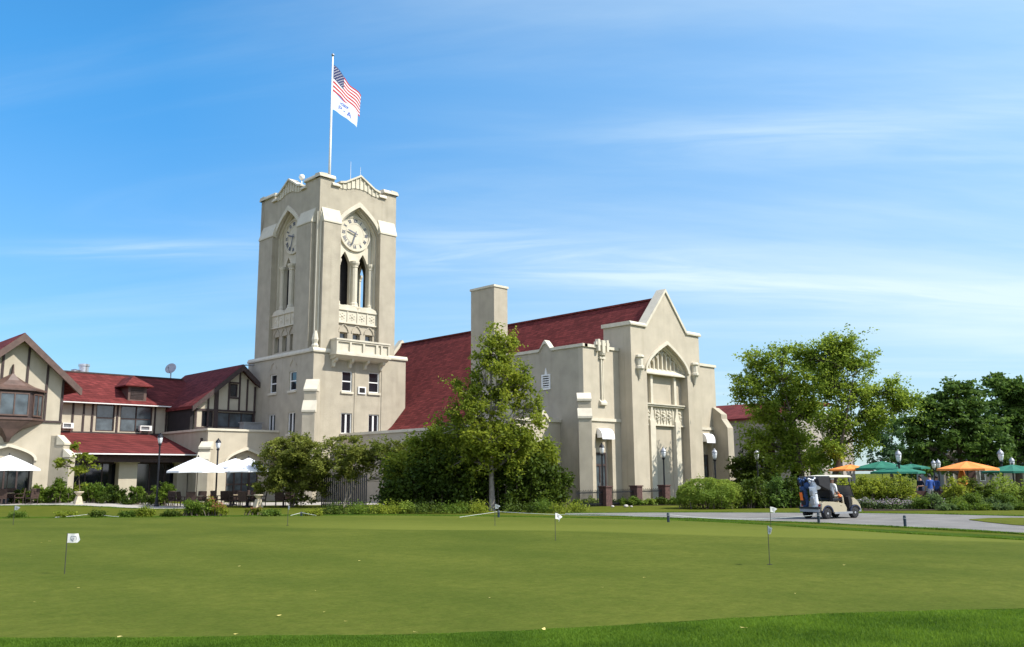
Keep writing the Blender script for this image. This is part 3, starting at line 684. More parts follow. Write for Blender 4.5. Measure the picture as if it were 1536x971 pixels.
def pstroke(a, b, w):
    n = 5; vs = []; fs = []
    d = Vector((b[0]-a[0], b[1]-a[1])); l = d.length; q = Vector((-d.y, d.x))/l*w
    for sg in (-1, 1):
        o = len(vs)
        for i in range(n+1):
            p = Vector(a)+d*i/n
            for e in (-1, 1):
                u, v = p.x+q.x*e, p.y+q.y*e*1.4
                du = S2(u+.01, v)-S2(u-.01, v); dv = S2(u, v-.01)-S2(u, v+.01)
                vs.append(S2(u, v)+du.cross(dv).normalized()*.009*sg)
        for i in range(n): fs.append((o+2*i, o+2*i+1, o+2*i+3, o+2*i+2))
    pr.add(vs, fs)
for L_ in [((.30, .30), (.44, .17)), ((.44, .17), (.60, .27)), ((.60, .27), (.56, .36)), ((.34, .33), (.56, .36)), ((.42, .25), (.52, .30)),
           ((.27, .50), (.27, .74)), ((.27, .50), (.38, .50)), ((.38, .50), (.38, .62)), ((.38, .62), (.27, .62)),
           ((.44, .66), (.50, .66)),
           ((.56, .78), (.63, .52)), ((.63, .52), (.70, .78)), ((.58, .70), (.68, .70))]: pstroke(*L_, .016)
pr.build('print', 'blue', fo2, fix=False)
# ------------------------------------------------------------------ hall
HL = thing('assembly_hall', 'long cream gabled hall with steep red roof and blind gothic arch front', 'hall', (52.1, 50, 0))
CX = 52.1; YC = 37.2; YA = 38.3
HF = frame(CX, YC, 'front')
top_out = [(-4.14, 0), (4.1, 0), (4.1, 12.05), (2.55, 12.05), (0, 15.0), (-2.55, 12.05), (-4.14, 12.05)]
m = MB(); m.T = HF; m.plate(top_out, [arch(0, 4.9, .02, 9.1, 11.05, 12, .6)], -.6, 0); m.build('front_wall', 'stuccoL', HL)
m = MB(); m.T = HF; m.plate(arch(0, 5.1, 0, 9.1, 11.15, 12, .6), [], -.9, -.603); m.build('blind_arch_panel', 'stuccoL', HL)
b = MB(); b.box(47.96, 48.3, YC+.61, 39.6, 0, 12.05); b.box(55.85, 56.19, YC+.61, 39.6, 0, 12.05)
b.box(48.31, 55.84, 39.3, 39.6, 0, 12.04); b.build('side_wall', 'stuccoL', HL)
m = MB(); m.T = HF
for sg in (-1, 1):
    a, c = sorted((sg*2.42, sg*4.26)); m.prism([(-2.5, 12.052), (.12, 12.052), (.14, 12.16), (.02, 12.32), (-2.5, 12.32)], 'x', a, c)
t = .22
gp = [(-2.62, 12.3), (0, 15.28), (2.62, 12.3)]
m.plate([(-2.62, 12.02), (-2.45, 12.02), (0, 14.9), (2.45, 12.02), (2.62, 12.02), (2.62, 12.12), (0, 15.15), (-2.62, 12.12)], [], -.72, .1)
m.build('coping', 'stone', HL)
m = MB(); m.T = HF; m.plate(archband(0, 4.9, .2, 9.1, 11.05, .6, 12), [], .003, .12)
for tt, d0, d1 in ((.22, -.6, -.38), (.11, -.38, -.2)): m.plate(archband(0, 4.9-2*tt-.02, tt, 9.1, 11.05-tt*1.25, .6, 12), [], d0, d1)
m.build('arch_moulding', 'stone', HL)
# tracery: sill, ribs with little arches, mullions, frieze, pilasters
m = MB(); m.T = HF
m.prism([(-.602, 8.85), (-.12, 8.85), (-.12, 8.95), (-.602, 9.35)], 'x', -2.44, 2.44)
m.build('sill', 'stone', HL)
m = MB(); m.T = HF
def arch_top(s): return 9.1+(11.05-9.1)*(1-abs(s)/2.45)**.6
m.box(-2.3, 2.3, -.6, -.46, 9.18, 9.3)
for i in range(9):
    s = -2.0+.5*i; zt = arch_top(s)-.22
    m.box(s-.05, s+.05, -.6, -.42, 9.2, zt)
for i in range(8):
    s = -1.75+.5*i; zt = arch_top(s)-.42
    if zt > 9.6: m.plate(archband(s, .36, .07, zt-.25, zt, .5, 5), [], -.601, -.45)
m.build('tracery', 'stone', HL)
m = MB(); m.T = HF
for s in (-1.4, 1.4): m.box(s-.13, s+.13, -.6, -.38, 6.72, 8.85)
m.box(-2.44, 2.44, -.6, -.3, 6.6, 6.72); m.box(-2.44, 2.44, -.601, -.22, 6.72, 6.8)
m.build('mullion', 'stone', HL)
m = MB(); m.T = HF
m.box(-2.43, 2.43, -.6, -.5, 5.35, 6.6); m.box(-2.43, 2.43, -.6, -.4, 5.25, 5.35)
for i in range(7):
    s = -.84+.28*i if False else -1.05+.35*i; m.box(s-.03, s+.03, -.5, -.43, 5.4, 6.5)
for c_ in (-1.9, -.7, 0, .7, 1.9):
    for k in range(7):
        t = 2*PI*k/7; m.lathe([(.02, -.08), (.1, -.04), (.1, .04), (.02, .08)], (c_+.17*math.cos(t), -.48, 5.95+.3*math.sin(t)), 6)
    m.lathe([(.02, -.16), (.12, -.08), (.12, .08), (.02, .16)], (c_, -.46, 5.95), 8)
m.build('frieze', 'stone', HL)
for s in (-1.5, 1.5):
    m = MB(); m.T = HF; m.box(s-.3, s+.3, -.6, -.3, 0, 5.6)
    m.prism([(s-.3, 5.6), (s+.3, 5.6), (s+.16, 6.1), (s+.05, 6.62), (s-.05, 6.62), (s-.16, 6.1)], 'y', -.6, -.36)
    m.build('pilaster', 'stone', HL)
# lantern shaped stone corbels either side of the arch
for s in (-3.35, 3.25):
    m = MB(); m.T = HF
    m.lathe([(.06, 8.35), (.1, 8.55), (.16, 8.75), (.24, 8.95), (.34, 9.05), (.34, 9.2), (.26, 9.25), (.26, 9.75), (.36, 9.85), (.3, 10.0), (.1, 10.05)], (s, .08, 0), 8, rot=PI/8)
    m.build('corbel', 'stone', HL)
# aisles
AL = LFm(44.2)
def doorway(parent, T, a, b, zd):
    m = MB(); m.T = T; m.plate(rect(a, b, .1, zd), [rect(a+.12, (a+b)/2-.05, .3, 2.45), rect((a+b)/2+.05, b-.12, .3, 2.45), rect(a+.12, b-.12, 2.6, zd-.1)], -.45, -.35); d = m.build('door', 'timber', parent)
    m = MB(); m.T = T; m.box(a+.05, b-.05, -.42, -.39, .15, zd-.05); m.build('pane', 'glassb', d)
    m = MB(); m.T = T
    for q in ((a+b)/2-.12, (a+b)/2+.1): m.box(q, q+.03, -.35, -.28, 1.0, 1.35)
    m.build('handle', 'steel', d)
def awning(parent, T, a, b, z):
    m = MB(); m.T = T; pts = [(-.0, z)]+[(.05+.42*math.sin(PI/2*i/6), z+.0+.62*math.cos(PI/2*i/6)) for i in range(7)]
    pts = [(.0, z-.0), (.0, z+.62)]+pts[1:]+[(.47, z-.1), (.44, z-.1), (.44, z)]
    k = (b-a)/3
    for i in range(3): m.prism(pts, 'x', a+i*k+.015, a+(i+1)*k-.015)
    m.build('awning', 'whitecloth', parent)
TA = frame(0, YA, 'front')
m = MB(); m.T = TA; m.plate(rect(44.2, 47.95, 0, 10.3), [rect(45.3, 47.0, .02, 4.55)], -.4, 0); m.build('aisle_wall', 'stuccoL', HL)
m = MB(); m.T = TA; m.plate(rect(45.2, 47.1, 0, 4.7), [rect(45.42, 46.78, .02, 3.35)], -.6, -.403); m.build('door_surround', 'stuccoL', HL)
doorway(HL, TA, 45.42, 46.78, 3.33); awning(HL, TA, 45.45, 46.75, 4.3)
m = MB(); m.T = AL; m.plate([(-48.0, 0), (-YA-.4, 0), (-YA-.4, 10.3), (-41.1, 10.3), (-41.5, 10.75), (-41.7, 10.85), (-41.9, 10.75), (-42.3, 10.3), (-48.0, 10.3)], [rect(-41.98, -41.33, 7.75, 8.62)], -.35, 0); m.build('aisle_wall', 'stucco', HL)
m = MB(); m.T = AL
m.plate([(-48.0, 10.3), (-42.3, 10.3), (-41.9, 10.75), (-41.7, 10.85), (-41.5, 10.75), (-41.1, 10.3), (-YA+.1, 10.3), (-YA+.1, 10.5), (-41.2, 10.5), (-41.55, 10.95), (-41.7, 11.1), (-41.85, 10.95), (-42.2, 10.5), (-48.0, 10.5)], [], -.4, .1)
m.T = TA; m.box(44.3, 47.9, -.45, .1, 10.303, 10.503); m.box(44.6, 47.94, .003, .1, 5.4, 5.6)
m.build('coping', 'stone', HL)
m = MB(); m.T = AL; m.plate(rect(-42.05, -41.25, 7.65, 8.7), [rect(-41.95, -41.35, 7.78, 8.6)], .003, .08)
m.prism([(-41.75, 8.7), (-41.55, 8.7), (-41.65, 9.15)], 'y', .003, .08); lv = m.build('louvre', 'white', HL)
m = MB(); m.T = AL
for i in range(5): m.box(-41.95, -41.35, -.05, .03, 7.82+i*.16, 7.90+i*.16)
m.build('slat', 'white', lv)
m = MB(); m.T = AL; m.box(-42, -41.3, -.3, -.2, 7.7, 8.65); m.build('recess', 'dark', lv)
# slender niche moulding and crest on the aisle front
m = MB(); m.T = TA; m.box(45.93, 46.03, .003, .12, 6.7, 9.6); m.box(46.15, 46.22, .003, .07, 6.7, 9.6); m.prism([(.003, 6.45), (.2, 6.5), (.2, 6.65), (.003, 6.85)], 'x', 45.75, 46.4); m.box(45.8, 46.35, .003, .16, 9.6, 9.75)
m.lathe([(.05, 9.75), (.2, 9.85), (.24, 10.0), (.1, 10.1)], (46.05, .1, 0), 8)
m.box(45.35, 46.75, .003, .22, 10.506, 10.72); m.box(45.5, 45.7, .003, .28, 10.1, 10.9); m.box(46.4, 46.6, .003, .28, 10.1, 10.9); m.box(45.9, 46.2, .003, .3, 10.0, 10.85)
m.build('niche_ornament', 'stone', HL)
buttress(HL, diag(44.2, YA, -1, -1), .42, [(.55, 6.75, 7.15), (.85, 5.6, 6.1)])
m = MB(); m.T = TA; m.plate(rect(56.2, 59.9, 0, 10.1), [rect(57.55, 59.05, .02, 4.6)], -.4, 0); m.build('aisle_wall', 'stuccoL', HL)
m = MB(); m.T = TA; m.plate(rect(57.4, 59.2, 0, 4.8), [rect(57.6, 59.0, .02, 3.35)], -.6, -.403); m.build('door_surround', 'stuccoL', HL)
doorway(HL, TA, 57.6, 59.0, 3.33); awning(HL, TA, 57.7, 58.9, 4.3)
m = MB(); m.T = TA; m.box(56.24, 60.0, -.45, .1, 10.103, 10.3); m.box(56.24, 59.28, .003, .1, 5.2, 5.4); m.build('coping', 'stone', HL)
m = MB(); m.prism([(YA+.5, 0), (37.0, 0), (37.0, 5.35), (37.5, 6.05), (37.5, 6.4), (38.2, 6.95), (YA+.5, 6.95)], 'x', 59.3, 60.1); m.build('buttress', 'stucco', HL)
b = MB(); b.box(59.55, 59.9, YA+.41, 68, 0, 10.1); b.box(44.6, 44.9, 48.0, 68.2, 0, 5.6); b.box(44.56, 47.95, 39.7, 47.6, 9.9, 10.1); b.box(56.2, 59.5, 38.72, 60, 9.7, 9.9); b.build('hall_wall', 'stucco', HL)
# roof
m = MB(); ys0, ys1 = 39.62, 68.3
m.prism([(44.35, 5.55), (45.3, 6.3), (CX, 14.5), (59.0, 6.3), (59.6, 5.9), (59.6, 5.7), (CX, 14.2), (44.35, 5.35)], 'y', ys0, ys1); m.build('roof', 'roof', HL)
m = MB(); m.prism([(CX-3.4, 10.4), (CX, 14.49), (CX+3.4, 10.4)], 'y', 37.95, 39.6); m.build('front_roof', 'roof', HL)
m = MB(); m.box(CX-.12, CX+.12, 38.0, 68.2, 14.46, 14.6); m.build('ridge_cap', 'roof', HL)
m = MB(); m.prism([(44.7, 0), (59.5, 0), (59.5, 5.8), (CX, 14.6), (44.7, 5.8)], 'y', 68.31, 68.7); m.build('rear_gable_wall', 'stucco', HL)
m = MB(); m.prism([(44.5, 5.9), (44.5, 5.6), (CX, 14.5), (59.7, 5.6), (59.7, 5.9), (CX, 14.95)], 'y', 68.2, 68.85); m.build('coping', 'stone', HL)
# chimney
ch = thing('chimney', 'broad square cream chimney rising through the red hall roof behind the tree', 'chimney', (45.6, 49, 0))
b = MB(); b.box(44.95, 46.35, 47.65, 50.25, 0, 15.95); b.build('stack', 'stucco', ch)
b = MB(); b.box(44.88, 46.42, 47.58, 50.32, 15.953, 16.12); b.build('coping', 'stone', ch)
# cloister and porch
CL = thing('cloister', 'low cream flat roofed cloister between the clock tower and the hall with an arched doorway', 'cloister', (41, 50, 0))
W2 = LFm(39.93)
m = MB(); m.T = W2; m.plate(rect(-Y0+.003, -40.4, 0, 5.05), [], -.35, 0); m.build('wall', 'stucco', CL)
PF = frame(0, 40.4, 'front')
m = MB(); m.T = PF; m.plate([(39.95, 0), (44.19, 0), (44.19, 5.35), (43.0, 5.35), (42.7, 5.7), (42.5, 5.85), (42.3, 5.7), (42.0, 5.35), (39.95, 5.35)], [arch(42.3, 2.9, .02, 2.9, 4.0, 10, .5)], -.4, 0); m.build('porch_wall', 'stuccoL', CL)
m = MB(); m.T = PF; m.plate([(39.83, 5.35), (42.0, 5.35), (42.3, 5.7), (42.5, 5.85), (42.7, 5.7), (43.0, 5.35), (44.19, 5.35), (44.19, 5.55), (43.05, 5.55), (42.75, 5.9), (42.5, 6.12), (42.25, 5.9), (41.95, 5.55), (39.83, 5.55)], [], -.45, .1)
m.T = W2; m.box(-Y0+.003, -40.9, -.42, .1, 5.053, 5.25); m.build('coping', 'stone', CL)
m = MB(); m.T = PF; m.plate(archband(42.3, 2.9, .22, 2.6, 4.0, .5, 10), [], .003, .12); m.build('arch_moulding', 'stone', CL)
b = MB(); b.box(40.3, 44.55, 40.85, 60.1, 4.6, 4.8); b.build('flat_roof', 'grey', CL)
b = MB(); b.box(40.0, 44.1, 42.4, 42.6, 0, 4.5); b.build('inner_wall', 'stucco', CL)
m = MB(); m.T = frame(0, 42.4, 'front'); m.plate(rect(41.2, 43.4, .05, 2.9), [rect(41.3, 42.25, .2, 2.75), rect(42.35, 43.3, .2, 2.75)], .003, .08); d = m.build('door', 'timber', CL)
m = MB(); m.T = frame(0, 42.4, 'front'); m.box(41.25, 43.35, .01, .04, .1, 2.85); m.build('pane', 'glass', d)
# ------------------------------------------------------------------ terrace block (left of the tower)
TB = thing('terrace_block', 'low cream stucco block with a tudor arch and flat roof left of the clock tower', 'building', (34, 69, 0))
T1 = frame(0, 65.0, 'front')
AO = arch(34.45, 3.3, .02, 3.0, 4.0, 10, .5)
m = MB(); m.T = T1; m.plate(rect(31.2, 37.24, 0, 5.45), [AO], -.35, 0); m.build('wall', 'stuccoL', TB)
m = MB(); m.T = T1; m.plate(arch(34.45, 3.5, 0, 3.0, 4.1, 10, .5), [rect(33.0, 35.75, .02, 2.75)], -.6, -.353); m.build('arch_infill', 'stuccoL', TB)
m = MB(); m.T = T1; m.plate(archband(34.45, 3.3, .18, 3.0, 4.0, .5, 10), [], .003, .12); m.build('arch_moulding', 'stone', TB)
m = MB(); m.T = T1; m.plate(rect(33.0, 35.75, .05, 2.74), [rect(33.12+i*.66, 33.12+i*.66+.55, z0, z1) for i in range(4) for z0, z1 in ((.2, 1.3), (1.42, 2.6))], -.55, -.45); d = m.build('door', 'timber', TB)
m = MB(); m.T = T1; m.box(33.05, 35.7, -.52, -.49, .1, 2.7); m.build('pane', 'glassb', d)
TBl = LFm(31.2)
m = MB(); m.T = TBl; m.plate(rect(-73.5, -65.36, 0, 5.45), [], -.35, 0); m.build('wall', 'stucco', TB)
m = MB(); m.T = T1; m.box(31.1, 37.24, -.45, .1, 5.453, 5.62); m.T = TBl; m.box(-73.5, -65.46, -.45, .1, 5.453, 5.62); m.build('coping', 'stone', TB)
b = MB(); b.box(31.6, 37.2, 65.5, 68.95, 5.0, 5.2); b.build('flat_roof', 'grey', TB)
m = MB(); m.T = T1; m.prism([(36.3, 3.95), (36.42, 4.05), (36.6, 4.02), (36.55, 3.9), (36.4, 3.82)], 'y', .003, .2); m.T = TBl; m.box(-65.95, -65.8, .003, .15, 4.5, 4.9); m.build('rain_spout', 'timber', TB)
buttress(TB, diag(31.2, 65.0, -1, -1), .42, [(.55, 4.15, 4.55), (.9, 3.24, 3.74)])
m = MB(); m.box(34.6, 36.2, 65.9, 66.6, 5.2, 6.2); m.box(34.5, 36.3, 65.8, 66.7, 6.2, 6.26)
tag(m.build('rooftop_unit', 'grey'), 'grey box shaped ventilation unit on the terrace roof below the dark gable windows', 'rooftop unit')
# ------------------------------------------------------------------ clubhouse wing
WG = thing('clubhouse_wing', 'half timbered clubhouse wing with two tiers of red shingle roof', 'building', (27, 74, 0))
T3 = frame(0, 73.6, 'front')
ww = [(25.9, 27.35, 5.6, 7.72), (27.8, 30.4, 5.6, 7.72)]
m = MB(); m.T = T3; m.plate(rect(21.2, 33.2, 4.9, 8.0), [rect(*r) for r in ww]+[rect(32.15, 32.9, 5.7, 7.8)], -.3, 0); m.build('upper_wall', 'stuccoL', WG)
for r, c in zip(ww, (1, 2)): window(WG, T3, *r, .12, 'timber', 'glassb', c, 2, .09)
window(WG, T3, 32.15, 32.9, 5.7, 7.8, .12, 'timber', 'glass', 1, 1)
m = MB(); m.T = T3
for s in (23.1, 24.15, 24.95, 25.62, 27.55, 30.6, 31.55, 33.0): m.box(s-.07, s+.07, .003, .07, 5.5, 7.95)
m.box(21.2, 33.2, .004, .09, 5.38, 5.52); m.box(21.2, 33.2, .004, .08, 7.8, 7.95)
m.build('timber_frame', 'timber', WG)
m = MB(); m.prism([(72.95, 7.72), (73.0, 7.9), (77.2, 10.55), (81.4, 7.9), (81.4, 7.7), (77.2, 10.25), (73.1, 7.7)], 'x', 21.0, 34.5); m.build('upper_roof', 'roof', WG)
m = MB(); m.box(21.0, 33.4, 72.85, 72.96, 7.70, 7.78); m.build('gutter', 'white', WG)
m = MB(); m.box(21.0, 34.4, 77.05, 77.35, 10.5, 10.62); m.build('ridge_cap', 'timber', WG)
m = MB(); m.prism([(66.7, 3.55), (66.7, 3.72), (73.58, 5.42), (73.58, 5.1)], 'x', 21.3, 31.19); m.build('lower_roof', 'roof', WG)
m = MB(); m.box(21.3, 31.18, 66.58, 66.7, 3.58, 3.67); m.build('gutter', 'white', WG)
m = MB(); m.box(21.3, 31.18, 67.3, 67.5, 3.05, 3.5); m.build('porch_beam', 'timber', WG)
m = MB(); m.box(21.0, 31.18, 71.0, 71.2, 0, 4.4); m.build('porch_rear_wall', 'timber', WG)
T4 = frame(0, 69.0, 'front')
m = MB(); m.T = T4; hs = [rect(21.5+i*1.18, 22.6+i*1.18, .9, 2.95) for i in range(8)]
m.plate(rect(21.2, 31.15, .1, 3.2), hs, -.1, 0); gw = m.build('porch_glazing', 'timber', WG)
m = MB(); m.T = T4; m.box(21.3, 31.1, -.07, -.04, .3, 3.1); m.build('pane', 'glass', gw)
for a, c in ((25.85, 27.2), (30.3, 31.1)):
    m = MB(); m.box(a, c, 68.0, 68.7, 0, 3.0); q = m.build('pillar', 'stuccoL', WG)
    m = MB(); m.box(a-.12, c+.12, 67.9, 68.75, 3.002, 3.2); m.build('cap', 'stone', q)
# dormer
m = MB(); m.box(28.2, 29.7, 73.35, 76.5, 7.9, 9.35); dm = m.build('dormer', 'copper', WG)
m = MB(); m.plate(rect(28.7, 29.8, 8.35, 9.2), [], 0, .01); m.T = None
m = MB(); m.T = frame(0, 73.35, 'front')
for i in range(7): m.box(28.42, 29.48, .003, .06, 8.3+i*.13, 8.37+i*.13)
m.build('louvre', 'timber', dm)
m = MB(); a, c, y0, y1, z = 27.8, 30.1, 72.95, 76.6, 9.35
m.add([(a, y0, z), (c, y0, z), (c, y1, z), (a, y1, z), (28.95, 74.3, 10.25), (28.95, y1, 10.25), (a, y0, z-.08), (c, y0, z-.08), (c, y1, z-.08), (a, y1, z-.08)],
      [(0, 1, 4), (1, 2, 5, 4), (3, 0, 4, 5), (2, 3, 5), (0, 6, 7, 1), (1, 7, 8, 2), (2, 8, 9, 3), (3, 9, 6, 0), (6, 9, 8, 7)])
m.build('dormer_roof', 'roof', dm)
def ac(T, s, z, w_, label):
    m = MB(); m.T = T; m.plate(rect(s, s+w_, z, z+.42), [rect(s+.07, s+w_-.2, z+.07, z+.35)], .05, .42); m.box(s+.02, s+w_-.02, .05, .2, z+.02, z+.4)
    o = tag(m.build('air_conditioner', 'white'), label, 'air conditioner', 'window air conditioners on the clubhouse wing')
    m = MB(); m.T = T
    for i in range(5): m.box(s+.07, s+w_-.2, .3, .32, z+.09+i*.05, z+.11+i*.05)
    k = m.build('grille', 'grey', o, world=False)
    m = MB(); m.T = T; m.prism([(.05, z-.25), (.05, z), (.4, z)], 'x', s+.1, s+.14); m.prism([(.05, z-.25), (.05, z), (.4, z)], 'x', s+w_-.14, s+w_-.1); m.build('bracket', 'white', o, world=False)
ac(T3, 23.35, 5.72, .8, 'white wall air conditioner on brackets beside the left gable'); ac(T3, 29.3, 5.7, .95, 'white air conditioner set in the right half of the double window'); ac(T3, 32.05, 5.55, .85, 'white air conditioner below the dark window beside the far gable')
# gable beside the tower
G2 = thing('tower_side_gable', 'dark red roofed half timbered gable tucked against the left side of the clock tower', 'building', (34.6, 72, 0))
T5 = frame(0, 69.0, 'front'); px_, pz_ = 35.65, 10.95; k_ = .86
ho = [rect(32.5, 33.5, 5.95, 7.25), rect(33.85, 37.1, 5.95, 7.2), rect(34.85, 35.55, 8.5, 9.6)]
m = MB(); m.T = T5; m.plate([(31.95, 5.2), (37.22, 5.2), (37.22, pz_-(37.22-px_)*k_-.1), (px_, pz_-.1), (31.95, pz_-(px_-31.95)*k_-.1)], ho, -.3, 0); m.build('wall', 'stuccoL', G2)
window(G2, T5, 32.5, 33.5, 5.95, 7.25, .12, 'timber', 'glass', 1, 1); window(G2, T5, 33.85, 37.1, 5.95, 7.2, .12, 'timber', 'glassb', 3, 1); window(G2, T5, 34.85, 35.55, 8.5, 9.6, .12, 'timber', 'glass', 1, 1)
m = MB(); m.T = T5
for s in (32.0, 33.0, 33.68, 34.75, 35.7, 36.4, 37.1):
    zt = pz_-abs(s-px_)*k_-.25; m.box(s-.07, s+.07, .003, .07, 5.85 if s not in (34.75, 35.7, 36.4) else 7.35, zt)
m.box(33.5, 33.85, .004, .1, 5.6, pz_-abs(33.7-px_)*k_-.3); m.box(31.95, 37.2, .005, .085, 7.25, 7.4); m.box(31.95, 37.2, .005, .085, 5.75, 5.92); m.box(34.75, 35.65, .005, .08, 8.35, 8.48); m.box(34.75, 35.65, .005, .08, 9.62, 9.74)
m.build('timber_frame', 'timber', G2)
m = MB(); xl = 31.45; zl = pz_-(px_-xl)*k_; xr = 37.23; zr = pz_-(xr-px_)*k_
m.prism([(xl, zl), (px_, pz_), (xr, zr), (xr, zr+.25), (px_, pz_+.28), (xl, zl+.25)], 'y', 68.4, 79.5); m.build('roof', 'roof', G2)
m = MB(); m.T = frame(0, 68.4, 'front'); m.plate([(xl-.03, zl-.22), (px_, pz_-.25), (xr, zr-.25), (xr, zr+.2), (px_, pz_+.24), (xl-.03, zl+.2)], [], -.12, .08); m.build('bargeboard', 'timber', G2)
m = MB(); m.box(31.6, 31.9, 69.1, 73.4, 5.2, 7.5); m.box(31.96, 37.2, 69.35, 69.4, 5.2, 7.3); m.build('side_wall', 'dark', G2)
# left gabled block
LB = thing('gabled_clubhouse', 'cream half timbered clubhouse gable with dark oriel bay window and tudor arch', 'building', (18, 70, 0))
T6 = frame(0, 66.0, 'front'); pk, pz2, k2 = 18.0, 11.35, .89
m = MB(); m.T = T6
m.plate([(15.05, 0), (20.95, 0), (20.95, pz2-2.95*k2), (pk, pz2), (15.05, pz2-2.95*k2)], [arch(17.75, 3.3, .02, 3.1, 4.0, 10, .45)], -.35, 0); m.build('wall', 'stuccoL', LB)
m = MB(); m.T = T6; m.plate(arch(17.75, 3.5, 0, 3.1, 4.1, 10, .45), [rect(16.15, 19.35, .02, 2.95)], -.62, -.353); m.build('arch_infill', 'stuccoL', LB)
m = MB(); m.T = T6; m.plate(archband(17.75, 3.3, .17, 3.1, 4.0, .45, 10), [], .003, .12); m.build('arch_moulding', 'stone', LB)
m = MB(); m.T = T6; m.plate(rect(16.15, 19.35, .05, 2.94), [rect(16.25+i*.79, 16.25+i*.79+.68, .2, 2.8) for i in range(4)], -.57, -.48); d = m.build('window', 'timber', LB)
m = MB(); m.T = T6; m.box(16.2, 19.3, -.54, -.51, .1, 2.9); m.build('pane', 'glass', d)
b = MB(); b.box(20.6, 20.95, 66.36, 80, 0, 8.5); b.box(15.05, 15.4, 66.36, 80, 0, 8.5); b.build('side_wall', 'stucco', LB)
m = MB(); m.T = T6
for s in (16.0, 17.0, 18.55, 19.82, 20.87, 15.13):
    zt = pz2-abs(s-pk)*k2-.1; m.box(s-.07, s+.07, .003, .07, 5.8, zt)
m.box(15.05, 20.95, .004, .09, 5.68, 5.82); m.build('timber_frame', 'timber', LB)
xl, xr = 14.1, 21.9; zl = pz2-(pk-xl)*k2; 
m = MB(); m.prism([(xl, zl), (pk, pz2+.02), (xr, zl), (xr, zl+.24), (pk, pz2+.3), (xl, zl+.24)], 'y', 65.35, 82); m.build('roof', 'roof', LB)
m = MB(); m.T = frame(0, 65.35, 'front'); m.plate([(xl-.03, zl-.2), (xl+.05, zl-.25), (pk, pz2-.28), (xr-.05, zl-.25), (xr+.03, zl-.2), (xr+.03, zl+.2), (pk, pz2+.26), (xl-.03, zl+.2)], [], -.14, .08); m.build('bargeboard', 'copper', LB)
buttress(LB, diag(20.95, 66.0, 1, -1), .42, [(.5, 4.3, 4.8), (.95, 3.45, 3.85)])
# oriel bay
bc_ = 17.6
def octo(w1, w2, d): return [(bc_-w2, 66.0), (bc_-w1, 66.0-d), (bc_+w1, 66.0-d), (bc_+w2, 66.0)]
def loft(mb, rings):
    k = len(rings[0][0]); vs = [(x, y, z) for poly, z in rings for x, y in poly]; fs = []
    for j in range(len(rings)-1):
        for i in range(k): fs.append((j*k+i, j*k+(i+1) % k, (j+1)*k+(i+1) % k, (j+1)*k+i))
    fs += [tuple(range(k)), tuple((len(rings)-1)*k+i for i in range(k))]; mb.add(vs, fs)
m = MB(); loft(m, [(octo(.08, .12, .35), 4.3), (octo(.15, .25, .55), 4.6), (octo(.5, .9, .8), 5.15), (octo(1.05, 2.1, 1.1), 5.6), (octo(1.1, 2.2, 1.15), 5.75)]); orl = m.build('oriel', 'copper', LB)
m = MB(); loft(m, [(octo(1.02, 2.1, 1.05), 5.752), (octo(1.02, 2.1, 1.05), 7.7)]); m.build('bay_wall', 'timber', orl)
m = MB(); loft(m, [(octo(1.2, 2.3, 1.25), 7.7), (octo(1.2, 2.3, 1.25), 7.82), (octo(.75, 1.5, .85), 8.05), (octo(.35, .8, .55), 8.4), (octo(.06, .08, .3), 8.85), (octo(.01, .02, .28), 9.5)]); m.build('bay_roof', 'copper', orl)
m = MB(); loft(m, [(octo(1.14, 2.24, 1.2), 5.753), (octo(1.14, 2.24, 1.2), 5.88)]); m.build('bay_sill', 'copper', orl)
def bayw(T, a, b):
    m = MB(); m.T = T; m.plate(rect(a, b, 6.0, 7.55), [rect(a+.08, (a+b)/2-.04, 6.1, 7.45), rect((a+b)/2+.04, b-.08, 6.1, 7.45)], .004, .07); f = m.build('window', 'copper', LB)
    m = MB(); m.T = T; m.box(a+.04, b-.04, .008, .03, 6.04, 7.5); m.build('pane', 'glassb', f)
bayw(frame(bc_, 64.95, 'front'), -.9, .9)
for sg in (-1, 1):
    p0 = Vector((bc_+sg*1.02, 64.95, 0)); p1 = Vector((bc_+sg*2.1, 66.0, 0)); d_ = (p1-p0); mid = (p0+p1)/2; n_ = Vector((sg*d_.y*sg, -abs(d_.x), 0)).normalized() if False else Vector((sg*1.05, -1.08, 0)).normalized()
    bayw(diag(mid.x, mid.y, n_.x, n_.y), -.55, .55)
# dish, roof vent
def dish():
    p = Vector((33.3, 77.2, 10.5)); t = thing('satellite_dish', 'round grey satellite dish on the clubhouse roof ridge', 'satellite dish', p)
    m = MB(); m.tube([p, p+Vector((0, 0, .7))], .05, 8); m.build('mast', 'grey', t)
    d = -FW*.85-RT*.1+Vector((0, 0, .35)); q = d.to_track_quat('Z', 'Y').to_matrix().to_4x4(); q.translation = p+Vector((0, 0, .95))
    m = MB(); m.T = q; pr = [(0.02, 0)]+[(.5*i/5, .12*(i/5)**2) for i in range(1, 6)]; pr += [(r+.005 if r > .4 else r, z-.02) for r, z in pr[::-1]]
    m.lathe(pr, (0, 0, 0), 20); m.build('reflector', 'grey', t, smooth=True)
    m = MB(); m.T = q; m.tube([(0, -.45, .1), (0, -.1, .5)], .02, 5); m.lathe([(.03, 0), (.06, .05), (.03, .1)], (0, -.1, .45), 8); m.build('feed_horn', 'grey', t)
dish()
m = MB(); c = (26.6, 79.2); m.lathe([(.4, 9.3), (.4, 11.3), (.46, 11.32), (.46, 11.5), (.1, 11.55)], (c[0], c[1], 0), 16); m.lathe([(.3, 9.3), (.3, 10.9), (.34, 10.95), (.05, 11.05)], (c[0]-.7, c[1], 0), 12)
tag(m.build('roof_vent', 'steel', smooth=False), 'shiny round metal exhaust vent behind the clubhouse roof ridge', 'roof vent')
